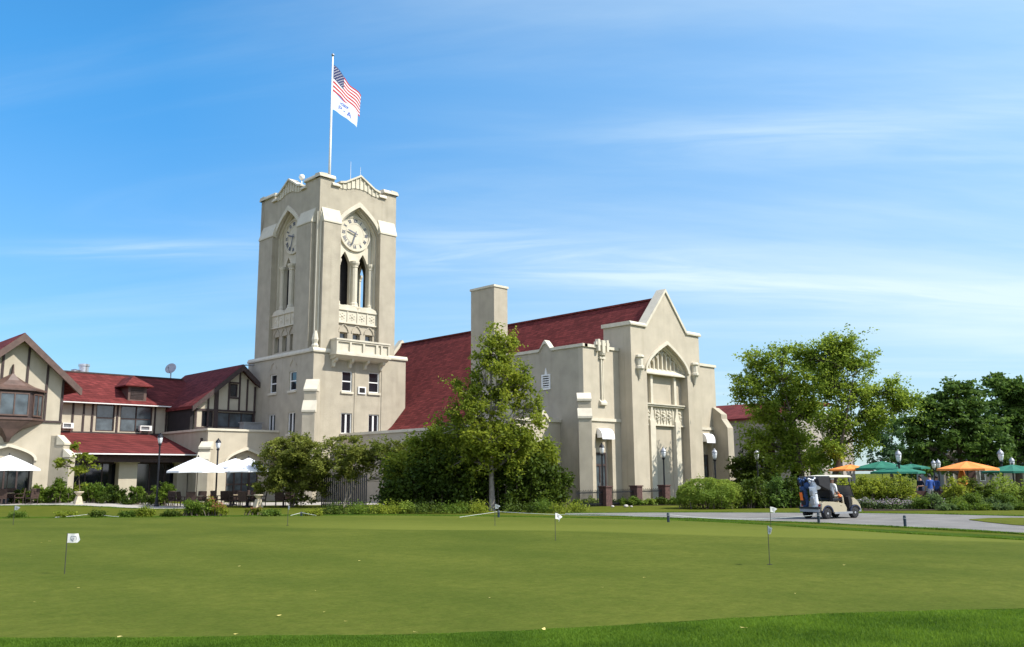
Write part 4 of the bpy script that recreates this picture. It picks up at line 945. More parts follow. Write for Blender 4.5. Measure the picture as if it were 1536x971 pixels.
m = MB(); m.tube([(37.25, 69.6, 11.4), (36.3, 69.9, 11.35), (36.2, 69.9, 9.8)], .07, 6); tag(m.build('drain_pipe', 'grey'), 'grey pipe bending down from the tower to the gable roof', 'pipe')
# ------------------------------------------------------------------ right background building
RB = thing('far_clubhouse', 'grey stucco clubhouse annex with red roof seen behind the two right hand trees', 'building', (78, 42, 0))
RX = 72.5; RY = 38.6
T7 = LFm(RX)
m = MB(); m.T = T7; m.plate(rect(-62, -RY, 0, 7.0), [rect(-50.4, -49.5, .02, 5.2), rect(-46.9, -44.9, .02, 5.0), rect(-42.3, -40.5, .02, 5.0)], -.5, 0); m.build('wall', 'pinkwall', RB)
T8 = frame(0, RY, 'front')
m = MB(); m.T = T8; m.plate([(RX, 0), (84, 0), (84, 7.2), (RX+3.0, 7.2), (RX+3.0, 7.9), (RX, 7.9)], [rect(75, 77.4, .02, 4.2), rect(79.2, 81.5, .02, 4.2)], -.5, 0); m.build('wall', 'pinkwall', RB)
b = MB(); b.box(RX+2.6, RX+2.8, RY+1.5, 61.5, 0, 6.8); b.box(RX+1, 83.5, RY+2.2, RY+2.4, 0, 6.8); b.build('inner_wall', 'brick', RB)
m = MB(); m.prism([(RX-.3, 6.9), (RX+4.5, 8.6), (83, 8.6), (83, 8.3), (RX+4.5, 8.3), (RX-.3, 6.7)], 'y', RY+1.2, 62.4); m.build('roof', 'roof', RB)
m = MB(); m.box(RX-.1, RX+3.1, RY-.1, RY+.5, 7.903, 8.05); m.box(RX+3.15, 84.1, RY-.1, RY+.5, 7.203, 7.35); m.build('coping', 'stone', RB)
WP = GP(1448, 89); wp = thing('white_pavilion', 'small white rounded gable pavilion behind the orange parasol', 'pavilion', WP, math.atan2(RT.y, RT.x))
m = MB(); pts = [(-2.3, 0), (2.3, 0), (2.25, 1.5), (2.05, 2.7), (1.6, 3.7), (1.0, 4.4), (.25, 4.85), (-.25, 4.85), (-1.0, 4.4), (-1.6, 3.7), (-2.05, 2.7), (-2.25, 1.5)]
m.prism(pts, 'y', 0, 6); m.build('shell', 'pinkwall', wp, world=False)
m = MB(); m.prism([(-.9, 0), (.9, 0), (.9, 2.2), (0, 3.1), (-.9, 2.2)], 'y', -.06, -.003); m.build('doorway', 'brick', wp, world=False)
for sx in (-1, 1):
    m = MB(); m.plate(rect(sx*1.55-.28, sx*1.55+.28, 1.0, 2.1), [rect(sx*1.55-.2, sx*1.55+.2, 1.08, 2.02)], -.003, -.07); f_ = m.build('window', 'white', wp, world=False); m = MB(); m.box(sx*1.55-.2, sx*1.55+.2, -.03, -.005, 1.08, 2.02); m.build('pane', 'glass', f_, world=False)
m = MB(); m.prism([(x*1.07, z*1.03+.02) for x, z in pts[3:11]]+[(x*.98, z*.985) for x, z in pts[3:11]][::-1], 'y', -.15, 0); m.build('coping', 'stone', wp, world=False)
m = MB(); m.box(3.2, 15, 1, 5, 0, 2.3); m.prism([(1, 2.3), (3, 3.0), (5, 2.3)], 'x', 3.2, 15); m.build('side_wing', 'stone', wp, world=False)
# ================================================================== vegetation
def rnd(a, b): return a+(b-a)*RS.rand()
def leaf_mesh(name, centers, sizes, matl, parent, upbias=.35, elong=1.7, world=True):
    """many small leaf faces: one bent quad each"""
    n = len(centers); C = np.asarray(centers, float); S = np.asarray(sizes, float).reshape(-1, 1)
    a = RS.normal(size=(n, 3)); a /= np.linalg.norm(a, axis=1, keepdims=True)
    up_v = RS.normal(size=(n, 3)); up_v[:, 2] += upbias*3; nn = up_v/np.linalg.norm(up_v, axis=1, keepdims=True)
    u = np.cross(nn, a); u /= np.linalg.norm(u, axis=1, keepdims=True)+1e-9; v = np.cross(nn, u)
    off = np.array(offs(parent)) if (parent is not None and world) else np.zeros(3)
    C = C-off
    V = np.empty((n, 4, 3)); V[:, 0] = C-u*S*elong*.5; V[:, 1] = C-v*S*.5+nn*S*.08; V[:, 2] = C+u*S*elong*.5; V[:, 3] = C+v*S*.5+nn*S*.08
    me = bpy.data.meshes.new(name); me.vertices.add(n*4); me.vertices.foreach_set('co', V.reshape(-1))
    me.loops.add(n*4); me.loops.foreach_set('vertex_index', np.arange(n*4, dtype=np.int32))
    me.polygons.add(n); me.polygons.foreach_set('loop_start', np.arange(0, n*4, 4, dtype=np.int32)); me.polygons.foreach_set('loop_total', np.full(n, 4, dtype=np.int32))
    me.materials.append(LF[matl]); me.update(calc_edges=True); me.validate()
    o = bpy.data.objects.new(name, me); COL.objects.link(o); o.parent = parent
    return o
def lobes_world(lobes, D, zmin=.1):
    """lobes given as pixel ellipses (px,py,rx,ry[,depth offset]) at D metres -> 3-D ellipsoids"""
    out = []
    for l in lobes:
        px, py, rx, ry = l[:4]; d = D+(l[4] if len(l) > 4 else 0)
        x, y = wx(d, (px-768)/1350.0*d); z = HZ(px, py, d)
        out.append((np.array([x, y, z]), rx/1350.0*d, ry/1350.0*d))
    return out
def sample_lobes(L, n, shell=.5, squash=.9):
    w = np.array([rx*rx*rz for _, rx, rz in L])**.75; w /= w.sum(); P = []
    idx = RS.choice(len(L), n, p=w)
    for i in idx:
        c, rx, rz = L[i]; d = RS.normal(size=3); d /= np.linalg.norm(d)
        r = (shell+(1-shell)*RS.rand())**(1/1.6) if RS.rand() < .8 else RS.rand()
        P.append(c+d*np.array([rx, rx*squash, rz])*r)
    return np.array(P)
def bez(p0, p1, bend, n=6):
    p0 = Vector(p0); p1 = Vector(p1); m_ = (p0+p1)/2+bend
    return [(p0*(1-t)**2+m_*2*t*(1-t)+p1*t*t) for t in [i/n for i in range(n+1)]]
def tree(name, label, cat, px, D, lobes, leaf, nclump, nleaf, lsize, crad, trunk_r=.16, bark='bark', group=None, limbs=9, ztrunk=None, forks=1, shell=.5, zbase=None, trunk_lean=0, flat=.75, minz=.12, twig=.010):
    base = GP(px, D); L = lobes_world(lobes, D)
    root = thing(name, label, cat, base, 0, group)
    P = sample_lobes(L, nclump, shell); P[:, 2] = np.maximum(P[:, 2], base.z+minz)
    top = max(c[2]+rz for c, rx, rz in L); low = min(c[2]-rz for c, rx, rz in L); cxy = np.mean(P[:, :2], axis=0)
    zt = ztrunk or base.z+(top-base.z)*.72
    tr = MB(); main = []
    for f in range(forks):
        ang = 2*PI*f/forks+.6; sp_ = 0 if forks == 1 else (top-base.z)*.10
        tip = Vector((cxy[0]+math.cos(ang)*sp_, cxy[1]+math.sin(ang)*sp_, zt)); b0 = base+Vector((math.cos(ang), math.sin(ang), 0))*(trunk_r*.8 if forks > 1 else 0)
        pts = bez(b0+Vector((0, 0, -.1)), tip, Vector((rnd(-.3, .3), rnd(-.3, .3), 0)), 9)
        rr = [trunk_r/math.sqrt(forks)*(1.25 if i == 0 else 1)*(1-.82*i/9) for i in range(10)]
        tr.tube(pts, rr, 8); main.append((pts, rr))
    # limbs towards clusters of clumps (k-means seeds), then twigs
    seeds = P[RS.choice(len(P), min(limbs, len(P)), replace=False)]
    for _ in range(4):
        d = ((P[:, None, :]-seeds[None])**2).sum(2); a = d.argmin(1)
        seeds = np.array([P[a == k].mean(0) if (a == k).any() else seeds[k] for k in range(len(seeds))])
    lim = []
    for k, s in enumerate(seeds):
        s = Vector(s); best = None
        for pts, rr in main:
            for i in range(2, len(pts)):
                q = pts[i]
                if q.z < s.z-.15*(s-q).length or i == 2:
                    sc = (q-s).length+abs((s.z-q.z)-.6*(Vector((s.x-q.x, s.y-q.y, 0)).length))*.8
                    if best is None or sc < best[0]: best = (sc, q, rr[i])
        _, q, r0 = best; r0 = min(r0*.7, trunk_r*.55)
        pts = bez(q, s, Vector((rnd(-.25, .25), rnd(-.25, .25), rnd(-.1, .35)))*((s-q).length*.3), 6)
        rr = [max(.018, r0*(1-.75*i/6)) for i in range(7)]; tr.tube(pts, rr, 6); lim.append((pts, rr))
    for i, p in enumerate(P):
        pts, rr = lim[a[i]]; p = Vector(p); j = 2+int(RS.rand()*4); q = pts[j]
        if (p-q).length > .12:
            tr.tube(bez(q, p, Vector((rnd(-.2, .2), rnd(-.2, .2), rnd(0, .3)))*(p-q).length*.35, 3), [min(rr[j]*.6, .035), twig*1.8, twig*1.3, twig], 4, cap=False)
    tr.build('trunk', bark, root, smooth=True, fix=False)
    # leaves: clusters, denser near the clump centre, drooping outline uneven
    cs = []; ss = []
    wts = RS.gamma(2.2, 1, nclump); wts /= wts.mean()
    for i, p in enumerate(P):
        k = max(6, int(nleaf/nclump*wts[i])); rad = crad*(.6+.5*wts[i]**.5)
        d = RS.normal(size=(k, 3))*np.array([1, 1, flat])*rad*.55
        # spread along a few sprigs
        sp = RS.normal(size=(5, 3))*rad*.55; j = RS.randint(0, 5, k)
        t = RS.rand(k, 1); d = d*.45+sp[j]*t*1.3; d[:, 2] *= flat
        cs.append(p+d); ss.append(lsize*(.65+.7*RS.rand(k)))
    C = np.concatenate(cs); S = np.concatenate(ss); ok = C[:, 2] > base.z+.03; C = C[ok]; S = S[ok]
    leaf_mesh('crown', C, S, leaf, root)
    return root
def shrub(label, px, D, lobes, leaf, n, lsize, name='shrub', cat='shrub', group=None, stems=True, squash=1.0, inner=True, flower=None, shell=.55, mound=False, elong=1.7, z0=None):
    base = GP(px, D); L = lobes_world(lobes, D); root = thing(name, label, cat, base, 0, group)
    nc = max(12, n//90); P = sample_lobes(L, nc, shell, squash); P[:, 2] = np.maximum(P[:, 2], base.z+.1)
    mr = min(rx for _, rx, _ in L); cr = mr*(.36 if not mound else .26)
    k = max(1, n//nc); C = np.repeat(P, k, axis=0)+RS.normal(size=(k*nc, 3))*cr*.6
    if mound:                                    # clipped: leaves on the surface
        w = np.array([rx*rz for _, rx, rz in L]); w /= w.sum(); idx = RS.choice(len(L), n, p=w); d = RS.normal(size=(n, 3)); d[:, 2] = np.abs(d[:, 2])-.25; d /= np.linalg.norm(d, axis=1, keepdims=True)
        cc = np.array([L[i][0] for i in idx]); rr = np.array([[L[i][1], L[i][1], L[i][2]] for i in idx]); bump_ = np.array([mn.noise(Vector(q*1.0)*2.2) for q in (cc+d*rr)])
        C = np.concatenate([cc+d*rr*(.93+.07*RS.rand(n, 1)+.24*bump_[:, None]), C[:n//3]])
    C = C[C[:, 2] > base.z+.02]
    leaf_mesh('foliage', C, lsize*(.6+.8*RS.rand(len(C))), leaf, root, elong=elong)
    if stems:
        m = MB()
        for p in P[:60]:
            b0 = base+Vector((rnd(-.3, .3)*mr, rnd(-.3, .3)*mr, 0)) if len(L) == 1 else Vector((p[0]+rnd(-.3, .3), p[1]+rnd(-.3, .3), base.z))
            m.tube(bez(b0, p, Vector((0, 0, .2)), 3), [.03, .02, .014, .008], 4, cap=False)
        m.build('stems', 'bark', root, smooth=True, fix=False)
    if flower:
        fm, fn, fs, top = flower; Q = C[RS.choice(len(C), min(fn, len(C)), replace=False)]; Q = Q[Q[:, 2] > np.quantile(C[:, 2], top)]+np.array([0, 0, .04])
        leaf_mesh('blossom', Q, fs*(.7+.6*RS.rand(len(Q))), fm, root, elong=1.1)
    return root
# the trees round the hall
tree('shade_tree', 'tall airy pyramid shaped tree in front of the chimney with a pale trunk', 'tree', 737, 49.3,
     [(737, 498, 17, 26), (736, 530, 34, 32), (764, 530, 26, 30), (735, 700, 40, 20), (742, 565, 48, 34), (715, 585, 34, 30), (775, 580, 30, 30), (735, 620, 62, 36), (790, 615, 30, 24), (700, 650, 60, 30), (755, 660, 60, 30), (672, 625, 22, 18), (812, 630, 14, 14), (700, 690, 34, 20), (768, 690, 32, 20), (735, 668, 60, 20)],
     'mid', 330, 24000, .112, .42, .17, 'bark_pale', limbs=20, ztrunk=9.6, shell=.25, flat=.9, twig=.013)
shrub('leafy mid green shrub crown rising behind the left dark shrub mass', 650, 51.6, [(662, 664, 30, 24), (632, 680, 34, 24), (692, 668, 34, 30), (598, 700, 28, 24), (710, 690, 34, 28), (650, 698, 46, 28)], 'mid', 20000, .125, shell=.4, stems=False)
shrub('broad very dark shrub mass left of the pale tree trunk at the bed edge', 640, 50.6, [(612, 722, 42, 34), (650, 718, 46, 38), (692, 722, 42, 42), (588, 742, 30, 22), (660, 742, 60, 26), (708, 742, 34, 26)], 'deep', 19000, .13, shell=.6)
shrub('leafy yellow green shrub right behind the pale tree trunk', 785, 51.4, [(772, 668, 32, 26), (800, 688, 34, 30), (760, 700, 34, 34), (745, 660, 26, 24)], 'mid', 12000, .12, shell=.4, stems=False)
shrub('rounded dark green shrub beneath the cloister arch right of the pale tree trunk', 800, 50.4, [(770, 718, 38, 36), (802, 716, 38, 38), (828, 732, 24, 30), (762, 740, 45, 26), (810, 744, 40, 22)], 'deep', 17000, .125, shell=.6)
tree('small_tree', 'round bushy olive green tree against the front corner of the tower', 'tree', 438, 57.5, [(440, 675, 40, 28), (422, 695, 38, 32), (456, 698, 38, 36), (408, 722, 28, 26), (468, 728, 28, 24), (440, 730, 42, 22)],
     'olive', 190, 26000, .10, .40, .09, 'bark', limbs=12, forks=3, shell=.45, minz=.3)
tree('small_tree', 'low spreading thin trunked tree beside the picket gate at the tower foot', 'tree', 515, 56, [(503, 668, 20, 14), (486, 688, 24, 20), (530, 678, 38, 18), (565, 682, 34, 22), (515, 700, 48, 20), (580, 708, 32, 24), (600, 680, 26, 20)],
     'olive', 150, 14000, .10, .42, .075, 'bark_pale', limbs=10, forks=2, shell=.2, minz=1.2)
tree('small_tree', 'spindly little tree with sparse layered leaves in front of the left buttress', 'tree', 122, 57, [(112, 672, 10, 5), (90, 694, 14, 8), (130, 688, 16, 8), (118, 706, 14, 8), (138, 703, 10, 7), (116, 730, 9, 9)],
     'mid', 34, 1300, .11, .26, .035, 'bark', limbs=7, forks=1, shell=.2, ztrunk=4.1, minz=.6)
tree('locust_tree', 'left one of the two feathery fresh green trees near the golf cart', 'tree', 1206, 61, [(1180, 528, 30, 20), (1150, 545, 30, 22), (1130, 580, 34, 26), (1180, 570, 44, 30), (1160, 615, 42, 30), (1205, 600, 34, 32), (1140, 655, 34, 24), (1195, 655, 42, 30), (1112, 585, 14, 8), (1215, 690, 38, 22), (1170, 690, 20, 18), (1222, 560, 18, 30), (1228, 620, 20, 26)],
     'locust', 260, 30000, .115, .62, .20, 'bark', limbs=18, forks=2, shell=.2, flat=.85, minz=1.4, group='pair of feathery trees by the road')
tree('locust_tree', 'right one of the two feathery fresh green trees with a long low limb', 'tree', 1243, 58, [(1272, 512, 28, 16), (1262, 538, 38, 26), (1215, 530, 24, 20), (1300, 545, 32, 22), (1250, 575, 34, 26), (1290, 590, 40, 28), (1335, 590, 30, 24), (1355, 610, 18, 12), (1320, 630, 34, 22), (1260, 630, 38, 26), (1245, 670, 34, 24), (1285, 672, 28, 20), (1305, 655, 22, 16), (1232, 540, 20, 18), (1360, 600, 22, 16)],
     'locust', 280, 31000, .11, .60, .22, 'bark', limbs=20, forks=2, shell=.2, flat=.85, minz=1.4, group='pair of feathery trees by the road')
tree('maple_tree', 'large dark leafy tree with a broad crown above the orange parasol', 'tree', 1440, 84, [(1442, 592, 30, 24), (1415, 612, 32, 28), (1468, 610, 26, 28), (1392, 650, 40, 34), (1440, 650, 50, 40), (1480, 660, 34, 36), (1372, 690, 30, 26), (1400, 690, 24, 20), (1492, 690, 26, 22)],
     'dark', 300, 27000, .22, .8, .4, limbs=18, shell=.25, flat=.6, minz=2.0, group='dark trees beyond the patio')
tree('maple_tree', 'dark leafy tree at the right edge of the view, taller than its neighbour', 'tree', 1525, 90, [(1512, 578, 28, 20), (1540, 590, 34, 26), (1510, 620, 30, 30), (1550, 640, 44, 40), (1515, 670, 34, 34), (1560, 695, 50, 24)],
     'dark', 230, 21000, .22, .8, .4, limbs=14, shell=.25, flat=.6, minz=2.0, group='dark trees beyond the patio')
tree('maple_tree', 'hazy pale green tree in the gap behind the right feathery tree', 'tree', 1335, 130, [(1335, 655, 24, 26), (1352, 690, 24, 18), (1318, 690, 20, 18)], 'far', 60, 4500, .3, .9, .3, limbs=8, shell=.4, flat=.7, minz=1, group='trees far behind the terrace')
tree('maple_tree', 'dense dark tree closing the view behind the white pavilion', 'tree', 1490, 118, [(1400, 690, 40, 24), (1450, 680, 40, 30), (1510, 690, 45, 26), (1560, 680, 50, 30)], 'dark', 110, 9500, .34, 1.1, .3, limbs=10, shell=.5, minz=.5, group='trees far behind the terrace')
tree('small_tree', 'dark leafy small tree in front of the annex wall between hall and feathery tree', 'tree', 1122, 66, [(1120, 690, 26, 22), (1108, 715, 24, 26), (1140, 715, 26, 28), (1125, 680, 14, 14), (1160, 700, 16, 20)], 'deep', 70, 9000, .13, .42, .1, limbs=8, shell=.5, minz=.3)
# hedges and bushes on the right
shrub('big clipped round yellow green bush beside the road in front of the facade', 1062, 50, [(1058, 745, 46, 27), (1085, 748, 28, 26), (1035, 750, 24, 18)], 'bright', 21000, .055, 'bush', 'bush', mound=True, shell=.35)
for i, (p, l) in enumerate(((1128, 'dark loose bush right of the clipped round bush'), (1160, 'dark loose bush below the left feathery tree'), (1192, 'dark loose bush behind the back of the golf cart'), (1225, 'dark loose bush behind the canopy of the golf cart'))):
    shrub(l, p, 50+i*.2, [(p, 738, 22, 22), (p-8, 752, 18, 13), (p+10, 750, 18, 14)], 'dark' if i % 2 else 'deep', 4200, .10, 'bush', 'bush', group='dark bushes behind the road')
for i, (p, r, y, l, lf) in enumerate(((1262, 18, 733, 'olive bush above the windscreen of the golf cart', 'mid'), (1296, 24, 735, 'wide olive bush just right of the golf cart', 'mid'), (1335, 26, 734, 'tall olive bush under the green parasols', 'mid'), (1432, 20, 735, 'yellowish bush left below the orange parasol', 'mid'), (1462, 18, 738, 'brownish green bush below the orange parasol', 'deep'), (1496, 27, 736, 'bright leafy bush right below the orange parasol', 'bright'), (1535, 22, 738, 'leafy bush at the right edge under the green parasol', 'fresh'))):
    shrub(l, p, 48.5, [(p, y, r, 18), (p-r*.4, y+12, r*.7, 12), (p+r*.4, y+10, r*.7, 13)], lf, 3800, .085, 'bush', 'bush', group='bushes in front of the parasol terrace')
for i, p in enumerate(range(1290, 1416, 18)):
    shrub(['low lilac flowering clump', 'low pale blossoming clump'][i % 2]+', number '+['one', 'two', 'three', 'four', 'five', 'six', 'seven'][i]+' from the left in the border by the terrace', p, 46.5, [(p, 757, 12, 6.5)], 'silver', 800, .06, 'flower_clump', 'flowers', group='lilac flower border', stems=False, flower=('lilac', 420, .06, .45))
for i, (p, y, r) in enumerate(((1236, 758, 12), (1262, 757, 13), (1378, 757, 15), (1400, 752, 15), (1425, 757, 16), (1452, 750, 14), (1475, 757, 17), (1500, 752, 15), (1522, 757, 16), (1413, 764, 12), (1440, 765, 13), (1468, 766, 14), (1496, 765, 14), (1524, 766, 14))):
    rowl = 'front' if y > 762 else ('back' if y < 755 else 'middle')
    shrub('spiky green grass clump in the %s row of the border, %s' % (rowl, ['behind the golf cart tail', 'behind the golf cart front', 'right of the lilac flowers', 'beneath the blue shirted person', 'left below the orange parasol', 'under the orange parasol', 'left of the bright bush', 'below the bright bush', 'near the right edge', 'at the bed tip', 'second from the bed tip', 'third from the bed tip', 'fourth from the bed tip', 'at the right edge'][i]),
          p, 45.0 if y > 762 else 46.3, [(p, y, r, 9 if y < 762 else 6.5)], 'fresh' if i % 3 else 'silver', 1300, .05, 'grass_clump', 'grass clump', group='grass clumps in the roadside bed', stems=False, elong=3.2)
# facade border
lb = ['just right of the big dark shrub', 'under the left aisle door', 'left of the left brick pier', 'in front of the left brick pier', 'in front of the iron railing', 'in front of the middle brick pier', 'left of the right brick pier', 'next to the clipped round bush']
for i, p in enumerate((868, 886, 905, 925, 946, 966, 986, 1006)):
    shrub('leafy green perennial clump '+lb[i], p, 56.0, [(p, 757, 13, 9), (p+4, 762, 10, 5)], ['fresh', 'bright', 'deep', 'fresh'][i % 4], 1500, .085, 'perennial', 'plant', group='perennials along the facade railing', stems=False)
for p, y, r, lab in ((916, 770, 3.2, 'small pale rock left in the facade border'), (936, 769, 4.2, 'larger pale rock in the facade border'), (944, 771, 2.6, 'tiny rock beside the larger one in the facade border')):
    g = GP(p, 52.5); m = MB(); 
    pr = [(r/1350*52*q, h/1350*52) for q, h in ((.6, 0), (1, r*.3), (.9, r*.7), (.4, r))]; m.lathe(pr, g, 9, 1, .8, rot=p); tag(m.build('rock', 'rock', smooth=False), lab, 'rock', 'rocks in the facade border')
# left shrubs
for i, (p, y, r, h, lf, l) in enumerate(((60, 741, 18, 14, 'fresh', 'leafy green shrub left of the big one at the arch'), (92, 738, 17, 18, 'fresh', 'tall leafy shrub at the foot of the left buttress'), (140, 737, 20, 12, 'fresh', 'green shrub right of the stone urn'), (170, 741, 16, 11, 'deep', 'green shrub in front of the porch pillar'), (205, 740, 11, 11, 'fresh', 'narrow shrub between pillar and lamp'), (244, 739, 18, 13, 'fresh', 'dense green shrub right of the lamp post'), (32, 744, 14, 10, 'deep', 'low shrub behind the left wicker chairs'))):
    shrub(l, p, 59.5, [(p, y, r, h), (p-r*.4, y+5, r*.6, h*.7), (p+r*.4, y+5, r*.6, h*.7)], lf, 3200, .095, 'shrub', 'shrub', group='shrubs along the clubhouse porch')
shrub('low dark green mound of bedding plants next to the porch pillar', 185, 58.6, [(165, 750, 16, 5), (195, 750, 14, 5), (225, 749, 12, 5)], 'deep', 2200, .07, 'bedding_plants', 'plants', stems=False)
shrub('round leafy flower bush on the lawn edge with yellow tops', 298, 44.5, [(290, 760, 13, 13), (305, 763, 12, 10)], 'fresh', 3500, .06, 'flower_bush', 'bush', flower=('bright', 500, .06, .75))
shrub('reddish blossoming bush leaning right on the lawn edge', 322, 44.8, [(318, 760, 12, 13), (332, 765, 9, 8)], 'mid', 2200, .055, 'flower_bush', 'bush', flower=('red', 900, .06, .45))
shrub('small pink tipped flower bush near the pale flagstick', 380, 45.2, [(376, 766, 9, 6), (386, 764, 6, 9)], 'mid', 1200, .05, 'flower_bush', 'bush', flower=('red', 350, .05, .5))
lowp = [(30, 'tiny weedy clump below the left practice flag'), (100, 'low clump on the far edge left of the rope stake'), (148, 'low clump on the far edge at the rope stake'), (190, 'low clump on the far edge right of the rope'), (222, 'taller wispy clump on the far edge'), (258, 'low clump left of the flower bush'), (408, 'low clump left of the second rope stake'), (470, 'low clump right of the second rope stake'), (505, 'low grassy clump below the tower'), (545, 'low grassy clump below the picket gate'), (580, 'grassy clump left of the bright round one'), (640, 'low clump right of the bright round one'), (680, 'low clump below the dark shrub mass'), (712, 'low clump left of the middle practice flag'), (775, 'low clump right of the middle practice flag'), (815, 'low clump left of the leaning practice flag'), (850, 'low clump right of the leaning practice flag')]
for i, (p, l) in enumerate(lowp):
    h = [3, 3.5, 4, 3, 7, 3.2, 3, 3.5, 4.5, 4.5, 5, 5, 5, 5, 6, 6, 5][i]; D_ = 44 if p < 500 else 46
    yb = hor(p)+EYE*1350/D_-(gz(*wx(D_, (p-768)/1350*D_)))*1350/D_
    shrub(l, p, D_, [(p, yb-h*.7, 26 if p > 500 else 12, h)], ['fresh', 'mid', 'deep'][i % 3], 1500, .05, 'ground_plant', 'plant', group='low plants along the far edge of the green', stems=False, elong=2.4)
shrub('bright round green clump in the bed below the dark shrubs', 609, 46, [(608, 762, 11, 8)], 'bright', 1600, .055, 'ground_plant', 'plant', stems=False)
# long narrow strip of unmown grass behind the green
def tuft_mesh(name, pts, hts, w, matl, lean=.35):
    n = len(pts); P = np.asarray(pts, float); H = np.asarray(hts).reshape(-1, 1)
    th = RS.rand(n)*2*PI; d = np.stack([np.cos(th), np.sin(th), np.zeros(n)], 1); l = RS.normal(size=(n, 3))*lean; l[:, 2] = 0
    V = np.empty((n, 5, 3)); W = w*(.6+.8*RS.rand(n, 1)); mid = P+l*H*.35+np.array([0, 0, 1])*H*.55; tip = P+l*H+np.array([0, 0, 1])*H*(1-.25*np.abs(l).sum(1, keepdims=True).clip(0, 2))
    V[:, 0] = P-d*W*.5; V[:, 1] = P+d*W*.5; V[:, 2] = mid+d*W*.42; V[:, 3] = mid-d*W*.42; V[:, 4] = tip
    me = bpy.data.meshes.new(name); me.vertices.add(n*5); me.vertices.foreach_set('co', V.reshape(-1))
    b = np.arange(n)*5; li = np.stack([b, b+1, b+2, b+3, b+3, b+2, b+4], 1).reshape(-1); me.loops.add(n*7); me.loops.foreach_set('vertex_index', li.astype(np.int32))
    ls = np.stack([np.arange(n)*7, np.arange(n)*7+4], 1).reshape(-1); lt = np.tile([4, 3], n); me.polygons.add(n*2); me.polygons.foreach_set('loop_start', ls.astype(np.int32)); me.polygons.foreach_set('loop_total', lt.astype(np.int32))
    me.materials.append(LF[matl]); me.update(calc_edges=True); me.validate()
    o = bpy.data.objects.new(name, me); COL.objects.link(o); o['kind'] = 'stuff'; return o
def near_edge_D(px):
    y = np.interp(px, [p[0] for p in near], [p[1] for p in near]); return y
pts = []; hts = []
NB = 210000
pxs = RS.rand(NB)*1800-130; q = RS.rand(NB)
for p, t in zip(pxs, q):
    ye = near_edge_D(p); De = EYE*1350/(ye-hor(p)); D0 = EYE*1350/(985-hor(p))
    D = D0+(De-D0+.12*mn.noise(Vector((p*.02, 0, 0))))*t**.8
    x, y = wx(D, (p-768)/1350*D); pts.append((x, y, 0)); cl = mn.noise(Vector((x*.8, y*.8, 0)))+.5*mn.noise(Vector((x*3, y*3, 5)))
    hts.append((.040+.026*cl+.026*RS.rand())*(.5+.5*min(1, (De-D)/.35) if De > D else .4))
tag(tuft_mesh('grass', pts, np.maximum(.012, hts), .0075, 'blade'), 'unmown rough grass in the foreground before the putting green', 'grass')
# ================================================================== lamps
def lamp(px, D, ztop, label, group):
    g = GP(px, D); H = ztop-g.z; t = thing('street_lamp', label, 'street lamp', g, 0, group)
    m = MB(); m.lathe([(.16, 0), (.16, .12), (.11, .2), (.1, .55), (.06, .65), (.055, H-.85), (.09, H-.8), (.12, H-.74), (.07, H-.7)], (0, 0, 0), 10); m.build('post', 'black', t, world=False)
    m = MB(); m.lathe([(.07, H-.70), (.12, H-.6), (.155, H-.42), (.165, H-.30)], (0, 0, 0), 12); m.build('lantern', 'lampglass', t, smooth=True, world=False)
    m = MB(); m.lathe([(.185, H-.30), (.19, H-.27), (.15, H-.17), (.08, H-.09), (.04, H-.07), (.05, H-.04), (.015, H)], (0, 0, 0), 12); m.build('cap', 'black' if H > 3.7 else 'grey', t, world=False)
    m = MB()
    for k in range(4):
        a = PI/4+k*PI/2; m.tube([(.08*math.cos(a), .08*math.sin(a), H-.70), (.17*math.cos(a), .17*math.sin(a), H-.30)], .012, 4)
    m.build('cage', 'black', t, world=False)
    return t
lamp(235, 58, HZ(235, 650, 58), 'black lantern lamp post in front of the lower red porch roof', 'lamp posts on the left patio')
lamp(323, 61, HZ(323, 658, 61), 'black lantern lamp post before the terrace arch between white parasols', 'lamp posts on the left patio')
lamp(902, 58.5, HZ(902, 665, 58.5), 'lamp post in front of the left aisle door of the hall', 'lamp posts along the hall front')
lamp(994.5, 59, HZ(994, 671, 59), 'lamp post in front of the blind arch of the hall', 'lamp posts along the hall front')
lamp(1071.5, 58, HZ(1071, 673, 58), 'lamp post at the right aisle beside the stepped buttress', 'lamp posts along the hall front')
lamp(1092, 74, HZ(1092, 682, 74), 'distant lamp post just right of the hall buttress', 'distant lamp posts')
lamp(1135, 64, HZ(1135, 675, 64), 'left and taller of the two close lamp posts by the annex', 'distant lamp posts')
lamp(1144, 72, HZ(1144, 683, 72), 'right and lower of the two close lamp posts by the annex', 'distant lamp posts')
lamp(1348, 51, HZ(1348, 675, 51), 'lamp post standing between the green parasols', 'lamp posts on the parasol terrace')
lamp(1502, 52, HZ(1502, 674, 52), 'lamp post between the orange and the right green parasol', 'lamp posts on the parasol terrace')
lamp(1518, 62, HZ(1518, 686, 62), 'farther lamp post above the right green parasol', 'lamp posts on the parasol terrace')
lamp(1400, 70, HZ(1400, 690, 70), 'left of two distant lamps left of the orange parasol', 'distant lamp posts')
lamp(1407, 66, HZ(1407, 689, 66), 'right of two distant lamps left of the orange parasol', 'distant lamp posts')
